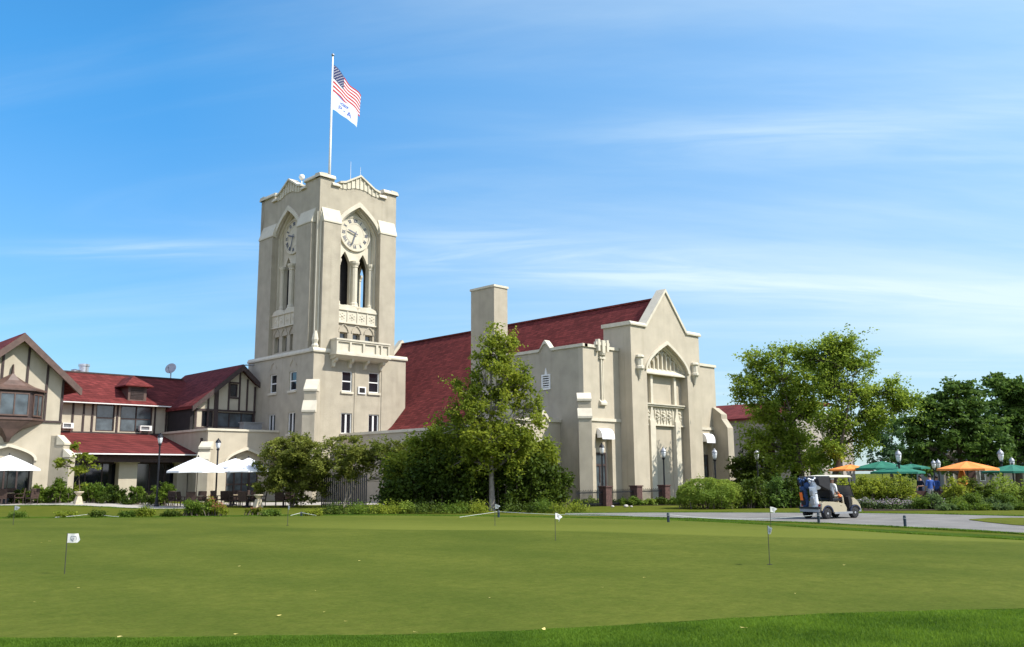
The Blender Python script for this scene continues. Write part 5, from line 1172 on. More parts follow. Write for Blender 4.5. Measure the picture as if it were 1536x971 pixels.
# ================================================================== parasols
def parasol(px, D, ztop, rad, drop, cloth, label, group, sides=8, rot=.2, val=.12):
    g = GP(px, D); H = ztop-g.z; t = thing('parasol', label, 'parasol', g, rot, group)
    m = MB(); m.lathe([(.025, 0), (.025, H-.02)], (0, 0, 0), 8); m.build('pole', 'black' if cloth != 'whitecloth' else 'timber', t, world=False)
    m = MB(); m.lathe([(.28, 0), (.28, .06), (.08, .12), (.05, .3)], (0, 0, 0), 12); m.build('base', 'black', t, world=False)
    vs = [(0, 0, H)]; fs = []; K = 4
    for k in range(1, K+1):
        for i in range(sides*2):
            a = 2*PI*i/(sides*2); r = rad*k/K*(1 if i % 2 == 0 else math.cos(PI/sides)*(1-.02*k/K)); u = k/K; z = H-drop*(u*.88+.12*u*u)-(0 if i % 2 == 0 else -.0)-(.035*math.sin(PI*u) if i % 2 else 0)
            vs.append((r*math.cos(a), r*math.sin(a), z))
    n = sides*2
    for i in range(n): fs.append((0, 1+i, 1+(i+1) % n))
    for k in range(K-1):
        for i in range(n): fs.append((1+k*n+i, 1+(k+1)*n+i, 1+(k+1)*n+(i+1) % n, 1+k*n+(i+1) % n))
    o = len(vs)
    for i in range(n): x, y, z = vs[1+(K-1)*n+i]; vs.append((x*1.005, y*1.005, z-val*(.85 if i % 2 else 1)))
    for i in range(n): fs.append((1+(K-1)*n+i, o+i, o+(i+1) % n, 1+(K-1)*n+(i+1) % n))
    m = MB(); m.add(vs, fs); c = m.build('canopy', cloth, t, world=False, fix=False)
    sol = c.modifiers.new('thick', 'SOLIDIFY'); sol.thickness = .008
    m = MB()
    for i in range(0, n, 2):
        a = 2*PI*i/n; m.tube([(.03*math.cos(a), .03*math.sin(a), H-drop*.9), (rad*.5*math.cos(a), rad*.5*math.sin(a), H-drop*.5-.03)], .01, 4)
        m.tube([(.03*math.cos(a), .03*math.sin(a), H-.05), (rad*.97*math.cos(a), rad*.97*math.sin(a), H-drop*.97-.02)], .009, 4)
    m.build('ribs', 'timber', t, world=False)
    m = MB(); m.lathe([(.06, H-.01), (.05, H+.03), (.03, H+.1), (.01, H+.12)], (0, 0, 0), 8); m.build('finial', 'black', t, world=False)
    return t
GW_ = 'white parasols on the left patio'
parasol(9, 57.5, HZ(9, 683, 57.5), 1.9, .9, 'whitecloth', 'white parasol at the left edge in front of the dark arch window', GW_)
parasol(294, 57, HZ(294, 686, 57), 1.85, .88, 'whitecloth', 'widest white parasol standing left of the second lamp post', GW_, rot=.5)
parasol(350, 61.5, HZ(350, 688, 61.5), 1.7, .62, 'whitecloth', 'rear white parasol half hidden between its two neighbours', GW_, rot=.1)
parasol(370, 58, HZ(370, 687, 58), 1.55, .82, 'whitecloth', 'right hand white parasol in front of the terrace arch', GW_, rot=.3)
GT = 'coloured parasols on the right terrace'
parasol(1322, 55, HZ(1322, 692, 55), 1.75, .42, 'green_cloth', 'rear green parasol left of the terrace lamp post', GT)
parasol(1345, 51.5, HZ(1345, 700, 51.5), 1.45, .30, 'green_cloth', 'lower green parasol whose edge passes behind the terrace lamp post', GT, rot=.4)
parasol(1450, 50.5, HZ(1450, 692, 50.5), 1.62, .42, 'orange_cloth', 'large open orange parasol left of the right lamp post', GT, rot=.1)
parasol(1518, 51.5, HZ(1518, 697, 51.5), 1.6, .38, 'green_cloth', 'green parasol at the right edge of the terrace', GT, rot=.3)
parasol(1275, 56, HZ(1275, 697, 56), 1.35, .3, 'orange_cloth', 'small orange parasol seen through the leaves above the golf cart', GT, rot=.2)
parasol(1366, 60, HZ(1366, 696, 60), 1.2, .25, 'green_cloth', 'farthest green parasol partly behind the terrace lamp post', GT, rot=.1)
g = GP(1441, 52); cp = thing('parasol', 'closed orange parasol hanging furled beneath the open orange one', 'parasol', g)
m = MB(); H = 2.25; m.lathe([(.02, 0), (.02, H)], (0, 0, 0), 6); m.build('pole', 'black', cp, world=False)
m = MB(); m.lathe([(.25, H-1.2), (.3, H-1.1), (.2, H-.6), (.12, H-.25), (.03, H)], (0, 0, 0), 9); m.build('canopy', 'orange_cloth', cp, world=False)
# ================================================================== wicker chairs and tables
def make_chair():
    t = thing('wicker_chair', '', 'chair')
    m = MB(); m.box(-.27, .27, -.27, .27, .38, .46); m.build('seat', 'wicker', t, bevel=.02, world=False)
    m = MB(); m.prism([(.2, .46), (.27, .46), (.36, 1.0), (.29, 1.02)], 'x', -.28, .28); m.build('backrest', 'wicker', t, bevel=.02, world=False)
    for s in (-1, 1):
        m = MB(); m.prism([(-.27, .64), (.3, .66), (.3, .70), (-.27, .68)], 'x', min(s*.25, s*.31), max(s*.25, s*.31)); m.box(min(s*.255, s*.305), max(s*.255, s*.305), -.27, -.22, .46, .64); m.build('armrest', 'wicker', t, world=False)
        for q in (-1, 1):
            m = MB(); m.tube([(s*.24, q*.24, 0), (s*.24, q*.24, .38)], .022, 6); m.build('leg', 'timber', t, world=False)
    return t
def make_table():
    t = thing('patio_table', '', 'table')
    m = MB(); m.lathe([(.48, .70), (.5, .71), (.5, .735), (.48, .74)], (0, 0, 0), 24); m.build('top', 'tabletop', t, world=False)
    m = MB(); m.lathe([(.26, 0), (.26, .03), (.05, .07), (.04, .68), (.1, .70)], (0, 0, 0), 12); m.build('pedestal', 'black', t, world=False)
    return t
ch0 = make_chair(); tb0 = make_table(); cused = [False, False]
def put(kind, px, D, rz, label, group):
    src = ch0 if kind == 'c' else tb0; k = 0 if kind == 'c' else 1
    o = copy_tree(src) if cused[k] else src; cused[k] = True
    g = GP(px, D); o.location = g; o.rotation_euler = (0, 0, rz); o['label'] = label; o['group'] = group; return o
def face(px, D, tx, tD):
    a = GP(px, D); b_ = GP(tx, tD); d = b_-a; return math.atan2(d.y, d.x)+PI/2
tabs = [(294, 57.6, 'under the widest white parasol'), (345, 60.5, 'under the rear white parasol'), (372, 58.3, 'under the right hand white parasol'), (9, 58, 'under the left edge parasol'), (425, 58.5, 'near the small round tree')]
pos = ['left of', 'in front of', 'right of', 'behind']
for ti, (px, D, l) in enumerate(tabs):
    put('t', px, D, 0, 'round tan topped patio table '+l, 'patio tables')
    for k, (dx, dD) in enumerate(((-20, .1), (-6, -.95), (20, .2), (6, 1.0))):
        if ti == 4 and k == 0: continue
        put('c', px+dx, D+dD, face(px+dx, D+dD, px, D)+rnd(-.25, .25), 'brown wicker armchair %s the patio table %s' % (pos[k], l), 'wicker armchairs on the patio')
put('c', 262, 58.6, face(262, 58.6, 294, 57.6), 'brown wicker armchair standing loose by the dense green shrub', 'wicker armchairs on the patio')
put('c', 48, 57.0, face(48, 57, 9, 58), 'brown wicker armchair alone beside the left shrub', 'wicker armchairs on the patio')
# stone urn and small pedestals
def urn(px, D, label):
    g = GP(px, D); t = thing('stone_urn', label, 'urn', g); t.scale = (.62, .62, .85)
    m = MB(); m.box(-.38, .38, -.38, .38, 0, .1); m.prism([(-.36, .1), (.36, .1), (.18, .62), (-.18, .62)], 'y', -.3, .3); m.build('pedestal', 'terra', t, world=False)
    m = MB(); m.lathe([(.12, .62), (.2, .7), (.36, .86), (.46, .9), (.46, .97), (.4, .97)], (0, 0, 0), 14); m.build('bowl', 'terra', t, world=False)
urn(118, 56.5, 'pale stone urn on a flared pedestal at the patio edge')
urn(387, 56.2, 'pale stone pedestal planter right of the patio chairs')
# ================================================================== picket gate, railing and piers
def pickets(p0, p1, z0, z1, n, name, label, matn, post=0.03, pts=False):
    t = thing(name, label, 'fence' if 'fence' in name or 'railing' in name else 'gate', p0); a = Vector((p0[0], p0[1], 0)); b_ = Vector((p1[0], p1[1], 0)); d = b_-a; L = d.length; ang = math.atan2(d.y, d.x)
    t.rotation_euler = (0, 0, ang)
    m = MB(); m.box(0, L, -.02, .02, z1-.16, z1-.10); m.box(0, L, -.02, .02, z0+.12, z0+.18); m.build('rail', matn, t, world=False)
    m = MB()
    for i in range(n+1):
        s = L*i/n; m.box(s-post/2, s+post/2, -.035 if pts else -.012, .035 if pts else .012, z0, z1+(.05 if i % 2 == 0 else 0))
    o = m.build('pickets', matn, t, world=False)
    return t
pa_, pb__ = GP(482, 57.6), GP(548, 59.6); pickets(pa_, pb__, 0, 2.0, 22, 'picket_gate', 'dark tall picket gate at the foot of the tower behind the thin tree', 'black', .095)
YP = 35.2; f0 = (43.6, YP); 
pp = []
for px, lab in ((906, 'left brown brick pier'), (952, 'middle brown brick pier'), (994, 'right brown brick pier beside the round bush')):
    # stand on the line y = YP
    t_ = (px-768)/1350.0; X = YP*(math.cos(HEAD)*t_+math.sin(HEAD))/(math.cos(HEAD)-t_*math.sin(HEAD)) if False else None
    d = FW+RT*t_; k = YP/d.y; P_ = Vector((d.x*k, YP, 0)); pp.append(P_)
    t = thing('brick_pier', lab+' of the railing in front of the hall', 'pier', P_, 0, 'brick piers of the hall railing')
    m = MB(); m.box(-.28, .28, -.28, .28, 0, 1.12); m.build('shaft', 'brick', t, world=False)
    m = MB(); m.box(-.33, .33, -.33, .33, 1.123, 1.2); m.build('cap', 'brick', t, world=False)
d = FW+RT*((862-768)/1350.0); k = YP/d.y
pickets((d.x*k, YP, 0), pp[0]-Vector((.3, 0, 0)), .0, .95, 22, 'iron_railing', 'thin black iron railing left of the left brick pier', 'black', .022)
pickets(pp[0]+Vector((.3, 0, 0)), pp[1]-Vector((.3, 0, 0)), 0, .95, 24, 'iron_railing', 'thin black iron railing between left and middle brick piers', 'black', .022)
pickets(pp[1]+Vector((.3, 0, 0)), pp[2]-Vector((.3, 0, 0)), 0, .95, 22, 'iron_railing', 'thin black iron railing between middle and right brick piers', 'black', .022)
a = GP(1368, 50.5); b_ = GP(1420, 50.5); m = MB(); m.T = Matrix.Translation(a) @ Matrix.Rotation(math.atan2((b_-a).y, (b_-a).x), 4, 'Z'); m.box(0, (b_-a).length, -.15, .15, 0, .85)
tag(m.build('terrace_wall', 'brick'), 'low dark brick terrace wall behind the person in blue', 'wall')
# ================================================================== practice flags
def gflat(px, py):
    x, y = gpx(px, py, .03); return Vector((x, y, .03))
def pin(px, py, fl, wob, label):
    g = gflat(px, py); t = thing('practice_flag', label, 'golf flag', g, 0, 'practice flags on the putting green')
    H = .78; m = MB(); m.tube([(0, 0, -.01), (0, 0, H)], .0085 if g.length < 30 else .011, 6); m.build('stick', 'pin', t, world=False)
    m = MB(); m.lathe([(.054, .0), (.054, .006)], (0, 0, 0), 16); m.build('cup', 'dark', t, world=False)
    dx, dy, w_, drop = fl; dirv = (RT*dx+FW*dy).normalized(); nr = Vector((-dirv.y, dirv.x, 0)); vs = []; fs = []; nu = 8; nv = 6
    for sg in (-1, 1):
        o = len(vs)
        for j in range(nv+1):
            for i in range(nu+1):
                u, v = i/nu, j/nv; tp = 1-(.18*abs(v-.5)*2 if wob == 0 else .55*v)*u**3
                p = dirv*(u*w_*tp)+nr*(.018*math.sin(u*8+v*2+wob)*u+.0015*sg); vs.append((p.x, p.y, H-.005-v*.17-drop*u*u-.03*u*math.sin(v*3+wob)))
        for j in range(nv):
            for i in range(nu): fs.append((o+j*(nu+1)+i, o+j*(nu+1)+i+1, o+(j+1)*(nu+1)+i+1, o+(j+1)*(nu+1)+i))
    m = MB(); m.add(vs, fs); c = m.build('flag', 'white', t, world=False, fix=False, smooth=True)
    # small dark crest printed on both sides
    m = MB()
    for sg in (-1, 1):
        for (u0, v0, u1, v1) in ((.3, .25, .7, .25), (.3, .25, .3, .55), (.7, .25, .7, .55), (.3, .55, .5, .8), (.7, .55, .5, .8), (.4, .42, .6, .42), (.42, .58, .58, .58)):
            q = []
            n_ = 4
            for i in range(n_+1):
                s = i/n_; u = u0+(u1-u0)*s; v = v0+(v1-v0)*s
                p = dirv*(u*w_)+nr*(.018*math.sin(u*8+v*2+wob)*u+.0045*sg); z = H-.005-v*.17-drop*u*u-.03*u*math.sin(v*3+wob)
                for e in (-.004, .004): q.append((p.x+dirv.x*e*(abs(v1-v0) > .1), p.y+dirv.y*e*(abs(v1-v0) > .1), z+e*(abs(u1-u0) > .1)))
            m.add(q, [(2*i, 2*i+1, 2*i+3, 2*i+2) for i in range(n_)])
    m.build('print', 'numeral', c, world=False, fix=False)
pin(105.5, 858, (1, .12, .24, .0), 0, 'nearest left practice flag flying to the right on the green')
pin(23.5, 787, (1, -.25, .26, .03), .8, 'small practice flag at the far left of the green')
pin(432, 786.5, (.35, -.6, .22, .06), 1.4, 'practice flag below the tower showing a narrow white cloth')
pin(740.5, 786.5, (.8, -.3, .22, .04), 2.0, 'practice flag at the centre far edge with a drooping cloth')
pin(830, 809, (.8, .3, .22, .10), 2.6, 'practice flag drooping to a point right of centre')
pin(1145.7, 843, (.12, -.9, .2, .02), 1.0, 'nearest right practice flag seen almost edge on')
pin(1150.5, 795, (1, .1, .24, .07), 3.0, 'practice flag just behind the nearest right one flying to the right')
# holes without flag and fallen leaves
for i, (x, y) in enumerate(((207, 859), (610, 790), (1180, 858), (700, 890), (860, 866), (585, 871))): pass
fl = [(127, 877), (67, 857), (3, 852), (68, 812), (80, 810), (191, 806), (263, 812), (363, 846), (66, 897), (476, 881), (490, 911), (424, 916), (193, 951), (362, 947), (117, 832), (55, 831), (522, 924), (811, 940), (899, 876), (732, 891), (1180, 885), (1316, 882), (1255, 844), (805, 794), (624, 944), (1103, 938), (300, 773), (960, 862), (540, 838), (280, 840)]
for i, (px, py) in enumerate(fl):
    g = gflat(px, py); m = MB(); a = rnd(0, 6); r = rnd(.016, .03)*(1 if py < 935 else 1.3); c, s = math.cos(a), math.sin(a); h = .004 if py < 930 else .04
    pt = [(-1.3, 0, .2), (-.3, -.6, .0), (.9, -.35, .25), (1.4, 0, .5), (.8, .45, .2), (-.4, .6, .35)]
    P_ = [Vector((g.x+(x*c-y*s)*r, g.y+(x*s+y*c)*r, g.z+h+z*r)) for x, y, z in pt]; m.add(P_+[p+Vector((0, 0, .0015)) for p in P_], [(0, 1, 2, 3, 4, 5), (11, 10, 9, 8, 7, 6)]+[(k, (k+1) % 6, (k+1) % 6+6, k+6) for k in range(6)])
    tag(m.build('fallen_leaf', 'leaf_yellow'), 'tiny dry yellow leaf fallen on the grass of the putting green' if py < 935 else 'tiny dry yellow leaf lying in the foreground rough', 'leaf', 'fallen leaves on the putting green' if py < 935 else 'fallen leaves in the rough')
# ropes and stakes
def stake(px, py, label, h=.5, lean=0):
    g = gflat(px, py); t = thing('rope_stake', label, 'stake', g, 0, 'rope stakes around the green')
    m = MB(); m.lathe([(.05, -.02), (.055, h*.9), (.04, h)], (0, 0, 0), 8); o = m.build('post', 'stake', t, world=False)
    m = MB(); m.lathe([(.062, h*.72), (.062, h*.8)], (0, 0, 0), 8); m.build('ring', 'grey', t, world=False)
    return g+Vector((0, 0, h*.8))
k0 = stake(142, 774, 'short dark stake holding the rope at the far left edge of the green', .18); k1 = stake(452, 772.5, 'short dark stake holding the rope below the round tower tree', .18)
k2 = stake(746, 774.5, 'short green blue stake holding the rope behind the centre practice flag', .30)
k3 = stake(998.5, 782, 'dark stake at the road edge below the right brick pier', .36); k4 = stake(1222, 783, 'dark stake at the road edge in front of the golf cart', .38); k5 = stake(1350, 788.5, 'dark stake at the road edge right of the golf cart', .38); k6 = stake(1530, 803, 'dark stake at the road edge by the right border', .42)
def rope(a, b, sag, label):
    pts = [a.lerp(b, i/12)-Vector((0, 0, sag*4*(i/12)*(1-i/12))) for i in range(13)]; m = MB(); m.tube(pts, .009, 6); tag(m.build('rope', 'rope'), label, 'rope', 'white ropes along the green')
def gp2(px, py, h): return gflat(px, py)+Vector((0, 0, h))
rope(gp2(85, 775.5, .02), k0, .02, 'white rope running from the ground up to the far left stake'); rope(k0, gp2(180, 775, .03), .02, 'white rope falling away right of the far left stake')
rope(gp2(436, 773.2, .03), k1, 0, 'short white rope left of the stake below the round tree'); rope(k1, gp2(474, 773, .03), 0, 'short white rope right of the stake below the round tree')
rope(gp2(688, 776, .04), k2, .0, 'white rope rising to the stake behind the centre flag'); rope(k2, k3, .08, 'long white rope between the centre stake and the first road stake'); rope(k3, k4, .16, 'white rope between the road stakes passing in front of the golf cart')
# ================================================================== people
def person(label, loc, rz, J, shirt, legs, skin_arm=True, hair='hair', cat='person', cap=None, sc=1.0):
    """J: joints (x right, y forward, z up, metres); one skinned continuous body"""
    root = thing('person', label, cat, loc, rz)
    names = ['pelvis', 'waist', 'chest', 'neck', 'head', 'crown', 'face', 'sl', 'el', 'wl', 'hl', 'sr', 'er', 'wr', 'hr', 'hipl', 'kl', 'al', 'tl', 'hipr', 'kr', 'ar', 'tr']
    rad = dict(pelvis=(.155, .12), waist=(.135, .105), chest=(.165, .115), neck=(.055, .06), head=(.082, .095), crown=(.062, .07), face=(.03, .03),
               sl=(.07, .07), el=(.043, .043), wl=(.028, .032), hl=(.03, .018), sr=(.07, .07), er=(.043, .043), wr=(.028, .032), hr=(.03, .018),
               hipl=(.09, .09), kl=(.06, .06), al=(.04, .045), tl=(.04, .03), hipr=(.09, .09), kr=(.06, .06), ar=(.04, .045), tr=(.04, .03))
    E_ = [('pelvis', 'waist'), ('waist', 'chest'), ('chest', 'neck'), ('neck', 'head'), ('head', 'crown'), ('head', 'face'), ('chest', 'sl'), ('sl', 'el'), ('el', 'wl'), ('wl', 'hl'), ('chest', 'sr'), ('sr', 'er'), ('er', 'wr'), ('wr', 'hr'),
          ('pelvis', 'hipl'), ('hipl', 'kl'), ('kl', 'al'), ('al', 'tl'), ('pelvis', 'hipr'), ('hipr', 'kr'), ('kr', 'ar'), ('ar', 'tr')]
    me = bpy.data.meshes.new('tmp'); me.from_pydata([J[n] for n in names], [(names.index(a), names.index(b)) for a, b in E_], [])
    o = bpy.data.objects.new('tmp', me); COL.objects.link(o)
    sk = o.modifiers.new('s', 'SKIN'); o.modifiers.new('u', 'SUBSURF').levels = 2
    for i, n in enumerate(names): me.skin_vertices[0].data[i].radius = rad[n]; me.skin_vertices[0].data[i].use_root = (n == 'pelvis')
    bpy.context.view_layer.update(); dg = bpy.context.evaluated_depsgraph_get(); m2 = bpy.data.meshes.new_from_object(o.evaluated_get(dg)); bpy.data.objects.remove(o)
    m2.name = 'body'; m2.materials.clear()
    for k in ('skin', shirt, legs, 'black'): m2.materials.append(M[k])
    zone = {('pelvis', 'waist'): 1, ('waist', 'chest'): 1, ('chest', 'neck'): 1, ('chest', 'sl'): 1, ('chest', 'sr'): 1, ('sl', 'el'): 1, ('sr', 'er'): 1, ('pelvis', 'hipl'): 2, ('pelvis', 'hipr'): 2, ('hipl', 'kl'): 2, ('hipr', 'kr'): 2, ('kl', 'al'): 2, ('kr', 'ar'): 2, ('al', 'tl'): 3, ('ar', 'tr'): 3}
    segs = [(Vector(J[a]), Vector(J[b]), zone.get((a, b), 0), (a, b)) for a, b in E_]
    for p in m2.polygons:
        c = p.center; best = None
        for a, b, z, nm in segs:
            ab = b-a; t = max(0, min(1, (c-a).dot(ab)/ab.length_squared)); d = (c-(a+ab*t)).length-.5*(rad[nm[0]][0]*(1-t)+rad[nm[1]][0]*t)
            if best is None or d < best[0]: best = (d, z, t, nm)
        z = best[1]
        if best[3] == ('chest', 'neck') and best[2] > .75: z = 0
        p.material_index = z; p.use_smooth = True
    b = bpy.data.objects.new('body', m2); COL.objects.link(b); b.parent = root
    h = Vector(J['head']); m = MB()
    m.lathe([(.075, .0), (.098, .02), (.1, .06), (.085, .11), (.05, .14), (.01, .15)], (h.x, h.y-.02, h.z), 12); m.build('cap' if cap else 'hair', cap or hair, root, smooth=True, world=False)
    root.scale = (sc, sc, sc)
    return root
STAND = dict(pelvis=(0, 0, .95), waist=(0, 0, 1.1), chest=(0, .0, 1.33), neck=(0, .01, 1.50), head=(0, .03, 1.62), crown=(0, .02, 1.70), face=(0, .12, 1.61), sl=(-.19, 0, 1.42), el=(-.25, -.02, 1.14), wl=(-.23, .12, .92), hl=(-.22, .17, .84),
             sr=(.19, 0, 1.42), er=(.25, -.03, 1.14), wr=(.24, .1, .92), hr=(.23, .15, .84), hipl=(-.1, 0, .88), kl=(-.11, .03, .48), al=(-.11, -.01, .08), tl=(-.12, .15, .03), hipr=(.1, 0, .88), kr=(.11, .02, .48), ar=(.11, -.03, .08), tr=(.12, .13, .03))
SIT = dict(pelvis=(0, 0, .12), waist=(0, .0, .28), chest=(0, .04, .50), neck=(0, .08, .67), head=(0, .11, .79), crown=(0, .10, .87), face=(0, .20, .78), sl=(-.19, .04, .59), el=(-.25, .14, .34), wl=(-.20, .38, .36), hl=(-.17, .46, .40),
           sr=(.19, .04, .59), er=(.25, .14, .34), wr=(.20, .38, .36), hr=(.17, .46, .40), hipl=(-.1, .06, .12), kl=(-.13, .48, .14), al=(-.13, .56, -.28), tl=(-.13, .70, -.33), hipr=(.1, .06, .12), kr=(.13, .48, .14), ar=(.13, .56, -.28), tr=(.13, .70, -.33))
toRT = math.atan2(RT.y, RT.x)
g = GP(1392, 50.0); person('person standing in a blue shirt and grey trousers seen from behind beside the orange parasol', g, toRT+PI*.06, STAND, 'c_blue', 'c_grey')
J2 = dict(STAND); J2.update(wl=(-.1, .25, 1.12), hl=(-.06, .3, 1.14), kl=(-.12, .1, .48), al=(-.12, .12, .08), tl=(-.12, .27, .03))
g = GP(1402, 52.0); person('person in a darker blue top turned sideways right behind the one in blue', g, toRT-1.2, J2, 'c_blue', 'c_navy', sc=.96)
g = GP(1378, 52.5); person('person in dark clothes standing in shade left of the one in blue', g, toRT+2.0, J2, 'c_navy', 'c_navy', sc=.97)
# ================================================================== golf cart
CG = GP(1240, 38.0); CA = toRT+R(30)
cart = thing('golf_cart', 'beige golf cart with cream roof and black rear canopy driving right along the road', 'golf cart', CG, CA)
def cb_(name, mats, parent=cart, **k):
    return lambda m: m.build(name, mats, parent, world=False, **k)
def arc(cx, cz, r, a0, a1, n=8): return [(cx+r*math.cos(R(a0+(a1-a0)*i/n)), cz+r*math.sin(R(a0+(a1-a0)*i/n))) for i in range(n+1)]
XR, XF, WR = -.80, .86, .235
m = MB(); pts = [(-1.15, .36), (-1.06, .33)]+arc(XR, WR, .29, 165, 15)+[(-.45, .27), (.32, .27), (.36, .42), (.24, .60), (-.05, .66), (-.42, .70), (-.95, .72), (-1.12, .64)]
m.prism(pts, 'y', -.58, .58); m.build('rear_body', 'cart', cart, world=False, bevel=.02)
m = MB(); pts = [(.74, .34), (.76, .80), (.84, .86), (.96, .80), (1.08, .70), (1.21, .56), (1.27, .46), (1.25, .38), (1.16, .34)]+arc(XF, WR, .28, 25, 160)
m.prism(pts, 'y', -.54, .54); m.build('front_cowl', 'cart', cart, world=False, bevel=.03)
m = MB(); m.box(.3, .64, -.5, .5, .27, .33); m.prism([(.58, .33), (.735, .33), (.755, .84), (.66, .93), (.56, .88), (.62, .6)], 'y', -.5, .5); m.build('floor_pan', 'rubber', cart, world=False)
for sy in (-1, 1):
    for cx_, a0_, a1_ in ((XR, 10, 172), (XF, 22, 165)):
        o_ = arc(cx_, WR, .335, a0_, a1_, 10); i_ = arc(cx_, WR, .285, a0_, a1_, 10); y_ = sorted((sy*.545, sy*.605)); m = MB(); m.prism(o_+i_[::-1], 'y', y_[0], y_[1]); m.build('fender_reflection', 'c_navy', cart, world=False)  # navy arcs added for the dark reflection along the lower body
m = MB(); m.box(-.42, .66, -.60, -.55, .21, .29); m.box(-.42, .66, .55, .60, .21, .29); m.box(1.2, 1.33, -.5, .5, .27, .4); m.box(-1.24, -1.1, -.5, .5, .3, .42); m.build('rocker_panel', 'grey', cart, world=False)
m = MB(); m.box(-.40, .12, -.52, .52, .72, .84); s_ = m.build('seat', 'black', cart, world=False, bevel=.03)
m = MB(); m.prism([(-.42, .86), (-.32, .86), (-.40, 1.16), (-.48, 1.16)], 'y', -.52, .52); m.build('seat_back', 'black', cart, world=False, bevel=.02)
m = MB(); m.prism([(-.55, 1.70), (.70, 1.70), (.78, 1.67), (.80, 1.70), (.70, 1.76), (0, 1.79), (-.55, 1.76)], 'y', -.56, .56); m.build('roof', 'cartroof', cart, world=False, bevel=.015)
m = MB(); m.prism([(-.56, 1.74), (-.56, 1.18), (-.62, 1.15), (-1.2, 1.38), (-1.25, 1.62), (-1.1, 1.74)], 'y', -.57, .57); m.build('rear_canopy', 'rubber', cart, world=False, bevel=.03)
for sy in (-1, 1):
    m = MB(); m.tube([(.92, sy*.5, .84), (.70, sy*.52, 1.35), (.62, sy*.52, 1.70)], .018, 6); m.build('strut', 'black', cart, world=False)
    m = MB(); m.tube([(-.5, sy*.52, .72), (-.56, sy*.53, 1.3), (-.50, sy*.53, 1.70)], .018, 6); m.build('strut', 'black', cart, world=False)
    m = MB(); m.tube([(.12, sy*.54, .70), (.10, sy*.55, .86), (-.1, sy*.55, .93), (-.38, sy*.55, .92)], .016, 6); m.build('armrest', 'black', cart, world=False)
    m = MB(); m.lathe([(.0, 0), (.05, .01), (.05, .03)], (0, 0, 0), 10); 
m = MB(); m.prism([(.885, .90), (.90, .90), (.72, 1.34), (.705, 1.34)], 'y', -.49, .49); ws = m.build('windscreen', 'tint', cart, world=False)
m = MB()
for a, b_ in (((.895, -.5, .9), (.715, -.5, 1.35)), ((.895, .5, .9), (.715, .5, 1.35)), ((.715, -.5, 1.35), (.715, .5, 1.35)), ((.715, -.5, 1.35), (.635, -.5, 1.69)), ((.715, .5, 1.35), (.635, .5, 1.69))): m.tube([a, b_], .013, 5)
m.build('frame', 'black', ws, world=False)
m = MB(); k = 16; c0 = Vector((.36, .24, .98)); ax = Vector((-.75, 0, .66)); u_ = Vector((0, 1, 0)); v_ = ax.cross(u_)
ring = [c0+(u_*math.cos(2*PI*i/k)+v_*math.sin(2*PI*i/k))*.17 for i in range(k+1)]; m.tube(ring, .014, 6, cap=False); m.tube([c0, (.62, .24, .72)], .018, 6); m.tube([ring[0], c0, ring[8]], .009, 5); m.build('steering_wheel', 'black', cart, world=False)
for x, sy, n_ in ((XR, -1, 0), (XR, 1, 0), (XF, -1, 1), (XF, 1, 1)):
    T_ = Matrix.Translation((x, sy*.48, WR)) @ Matrix.Rotation(-sy*PI/2, 4, 'X')
    m = MB(); m.T = T_; m.lathe([(.135, -.09), (.205, -.095), (.232, -.06), (.235, 0), (.232, .06), (.205, .095), (.135, .09)], (0, 0, 0), 24); w_ = m.build('wheel', 'rubber', cart, world=False, smooth=True)
    m = MB(); m.T = T_; m.lathe([(.138, .02), (.142, .085), (.12, .088), (.10, .05), (.05, .06), (.045, .095), (.01, .098)], (0, 0, 0), 20)
    for i in range(5):
        a = 2*PI*i/5; m.prism([(.04, -.02), (.125, -.03), (.125, .03), (.04, .02)], 'z', .06, .085) if False else m.tube([(.04*math.cos(a), .04*math.sin(a), .07), (.125*math.cos(a), .125*math.sin(a), .075)], .018, 5)
    m.build('rim', 'steel', w_, world=False)
for sy in (-1, 1):
    m = MB(); m.lathe([(.02, 0), (.06, .01), (.065, .03), (.04, .05)], (0, 0, 0), 12); h_ = MB(); h_.T = Matrix.Translation((1.17, sy*.36, .58)) @ Matrix.Rotation(PI/2, 4, 'Y'); h_.lathe([(.02, .06), (.07, .05), (.075, 0)], (0, 0, 0), 12); h_.build('headlight', 'lampglass', cart, world=False)
    m = MB(); m.box(-1.14, -1.12, sy*.45-.05, sy*.45+.05, .52, .6); m.build('tail_light', 'stripe_red', cart, world=False)
m = MB(); m.prism([(-.03, .545), (.01, .545), (.02, .52), (-.02, .52)], 'y', -.587, -.582); m.build('badge', 'timber', cart, world=False)
m = MB(); m.box(-1.3, -.98, -.5, .5, .42, .5); m.tube([(-1.25, -.5, 1.05), (-1.25, .5, 1.05)], .018, 6); m.tube([(-1.02, -.5, .7), (-1.25, -.5, 1.05)], .015, 6); m.tube([(-1.02, .5, .7), (-1.25, .5, 1.05)], .015, 6); m.build('bag_rack', 'black', cart, world=False)
RC = Matrix.Rotation(CA, 4, 'Z')
def cpt(x, y, z): return CG+(RC @ Vector((x, y, z)))
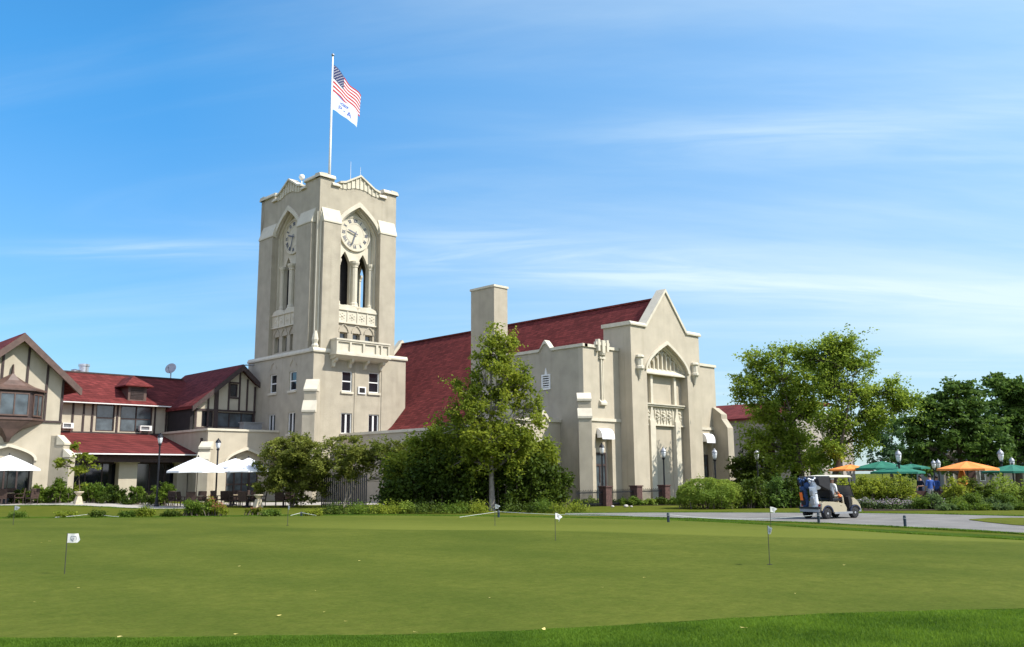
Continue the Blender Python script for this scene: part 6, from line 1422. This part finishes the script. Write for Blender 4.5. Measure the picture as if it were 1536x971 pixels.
def bag(x, y, c1_, c2_, label, towel=None):
    t = thing('golf_bag', label, 'golf bag', cpt(x, y, .5), CA, 'golf bags on the cart')
    lean = Matrix.Rotation(R(-9), 4, 'Y')
    m = MB(); m.T = lean; m.lathe([(.13, 0), (.14, .04), (.13, .25), (.135, .5), (.15, .74), (.16, .82), (.15, .84)], (0, 0, 0), 14); m.build('body', c1_, t, world=False, smooth=True)
    m = MB(); m.T = lean; m.box(-.19, -.1, -.1, .1, .1, .42); m.box(-.18, -.1, -.08, .08, .48, .7); m.build('pocket', c2_, t, world=False, bevel=.03)
    m = MB(); m.T = lean
    for i in range(6):
        a = i*1.05; x_, y_ = .07*math.cos(a), .07*math.sin(a); m.tube([(x_, y_, .8), (x_*1.6, y_*1.6, 1.0+.05*(i % 3))], .007, 5)
        m.lathe([(.01, 0), (.05, .03), (.06, .08), (.03, .12)], (x_*1.7, y_*1.7, .98+.05*(i % 3)), 8)
    m.build('clubs', 'steel' if c1_ == 'bagwhite' else 'bagblue', t, world=False, smooth=True)
    if towel: m = MB(); m.T = lean; m.box(-.2, -.185, -.06, .08, .3, .62); m.build('towel', towel, t, world=False)
bag(-1.12, -.26, 'bagwhite', 'grey', 'white and grey golf bag strapped on the near rear side of the cart'); bag(-1.12, .24, 'bagblue', 'black', 'dark blue golf bag with orange towel on the far rear side of the cart', 'orange')
m = MB(); k = cpt(-1.05, -.28, 1.28); m.lathe([(.03, 0), (.16, .05), (.21, .2), (.2, .33), (.12, .42), (.03, .45)], (k.x, k.y, k.z-.1), 14); tag(m.build('club_cover', 'bagwhite', smooth=True), 'round white fabric cover over the clubs at the cart rear', 'club cover')
m = MB(); k = cpt(-1.25, .0, 1.28); m.lathe([(.03, 0), (.12, .04), (.16, .14), (.13, .24), (.03, .28)], (k.x, k.y, k.z-.06), 12); tag(m.build('club_cover', 'bagblue', smooth=True), 'smaller dark blue head cover left of the white one on the cart', 'club cover')
SD = dict(SIT); SD.update(wr=(.12, .40, .42), hr=(.08, .50, .46), wl=(-.12, .40, .42), hl=(-.08, .50, .46))
p_ = cpt(-.16, .24, .80); person('person driving the golf cart in a teal blue shirt with both hands at the wheel', p_, CA-PI/2, SD, 'c_teal', 'c_navy', cap='c_navy')
SP = dict(SIT); SP.update(er=(.24, .06, .32), wr=(.18, .26, .24), hr=(.14, .34, .22), el=(-.22, .1, .33), wl=(-.12, .30, .22), hl=(-.05, .36, .22))
p_ = cpt(-.18, -.26, .80); person('passenger in the near seat of the golf cart in white shirt and tan trousers', p_, CA-PI/2, SP, 'c_white', 'c_tan', cap='c_white')
m = MB(); k = cpt(.10, -.40, .86); m.box(k.x-.1, k.x+.12, k.y-.09, k.y+.09, k.z, k.z+.13); tag(m.build('folded_towel', 'orange', bevel=.04), 'bright orange folded cloth on the front edge of the golf cart seat', 'cloth')

# ragged turf along the edges of the road, the paving and the far side of the green
pts = []; hts = []
def edge_tufts(poly, n, spread, h0, h1, side):
    for _ in range(n):
        k = RS.rand()*(len(poly)-1); i = int(k); t = k-i; x = poly[i][0]*(1-t)+poly[i+1][0]*t; y = poly[i][1]*(1-t)+poly[i+1][1]*t
        D, L = DL(x, y)
        if D < 5 or D > 75 or abs(L) > D*.62: continue
        d = side*abs(RS.normal())*spread*(.6+.8*mn.noise(Vector((x*.9, y*.9, 2)))); x += FW.x*d; y += FW.y*d
        pts.append((x, y, gz(x, y)+.005)); hts.append(rnd(h0, h1)*(1+.5*mn.noise(Vector((x*.7, y*.7, 9)))))
edge_tufts([gpx(*p) for p in rn], 26000, .22, .03, .075, -1)
edge_tufts([gpx(*p) for p in rf], 16000, .25, .03, .08, 1)
edge_tufts(FA, 30000, .30, .03, .07, 1)
edge_tufts([(p[0], p[1]) for p in [GP(px, 54.8) for px in range(-60, 321, 10)]], 5000, .2, .04, .09, -1)
tag(tuft_mesh('grass', pts, hts, .014, 'blade'), 'ragged longer turf along the road edges and behind the putting green', 'grass')
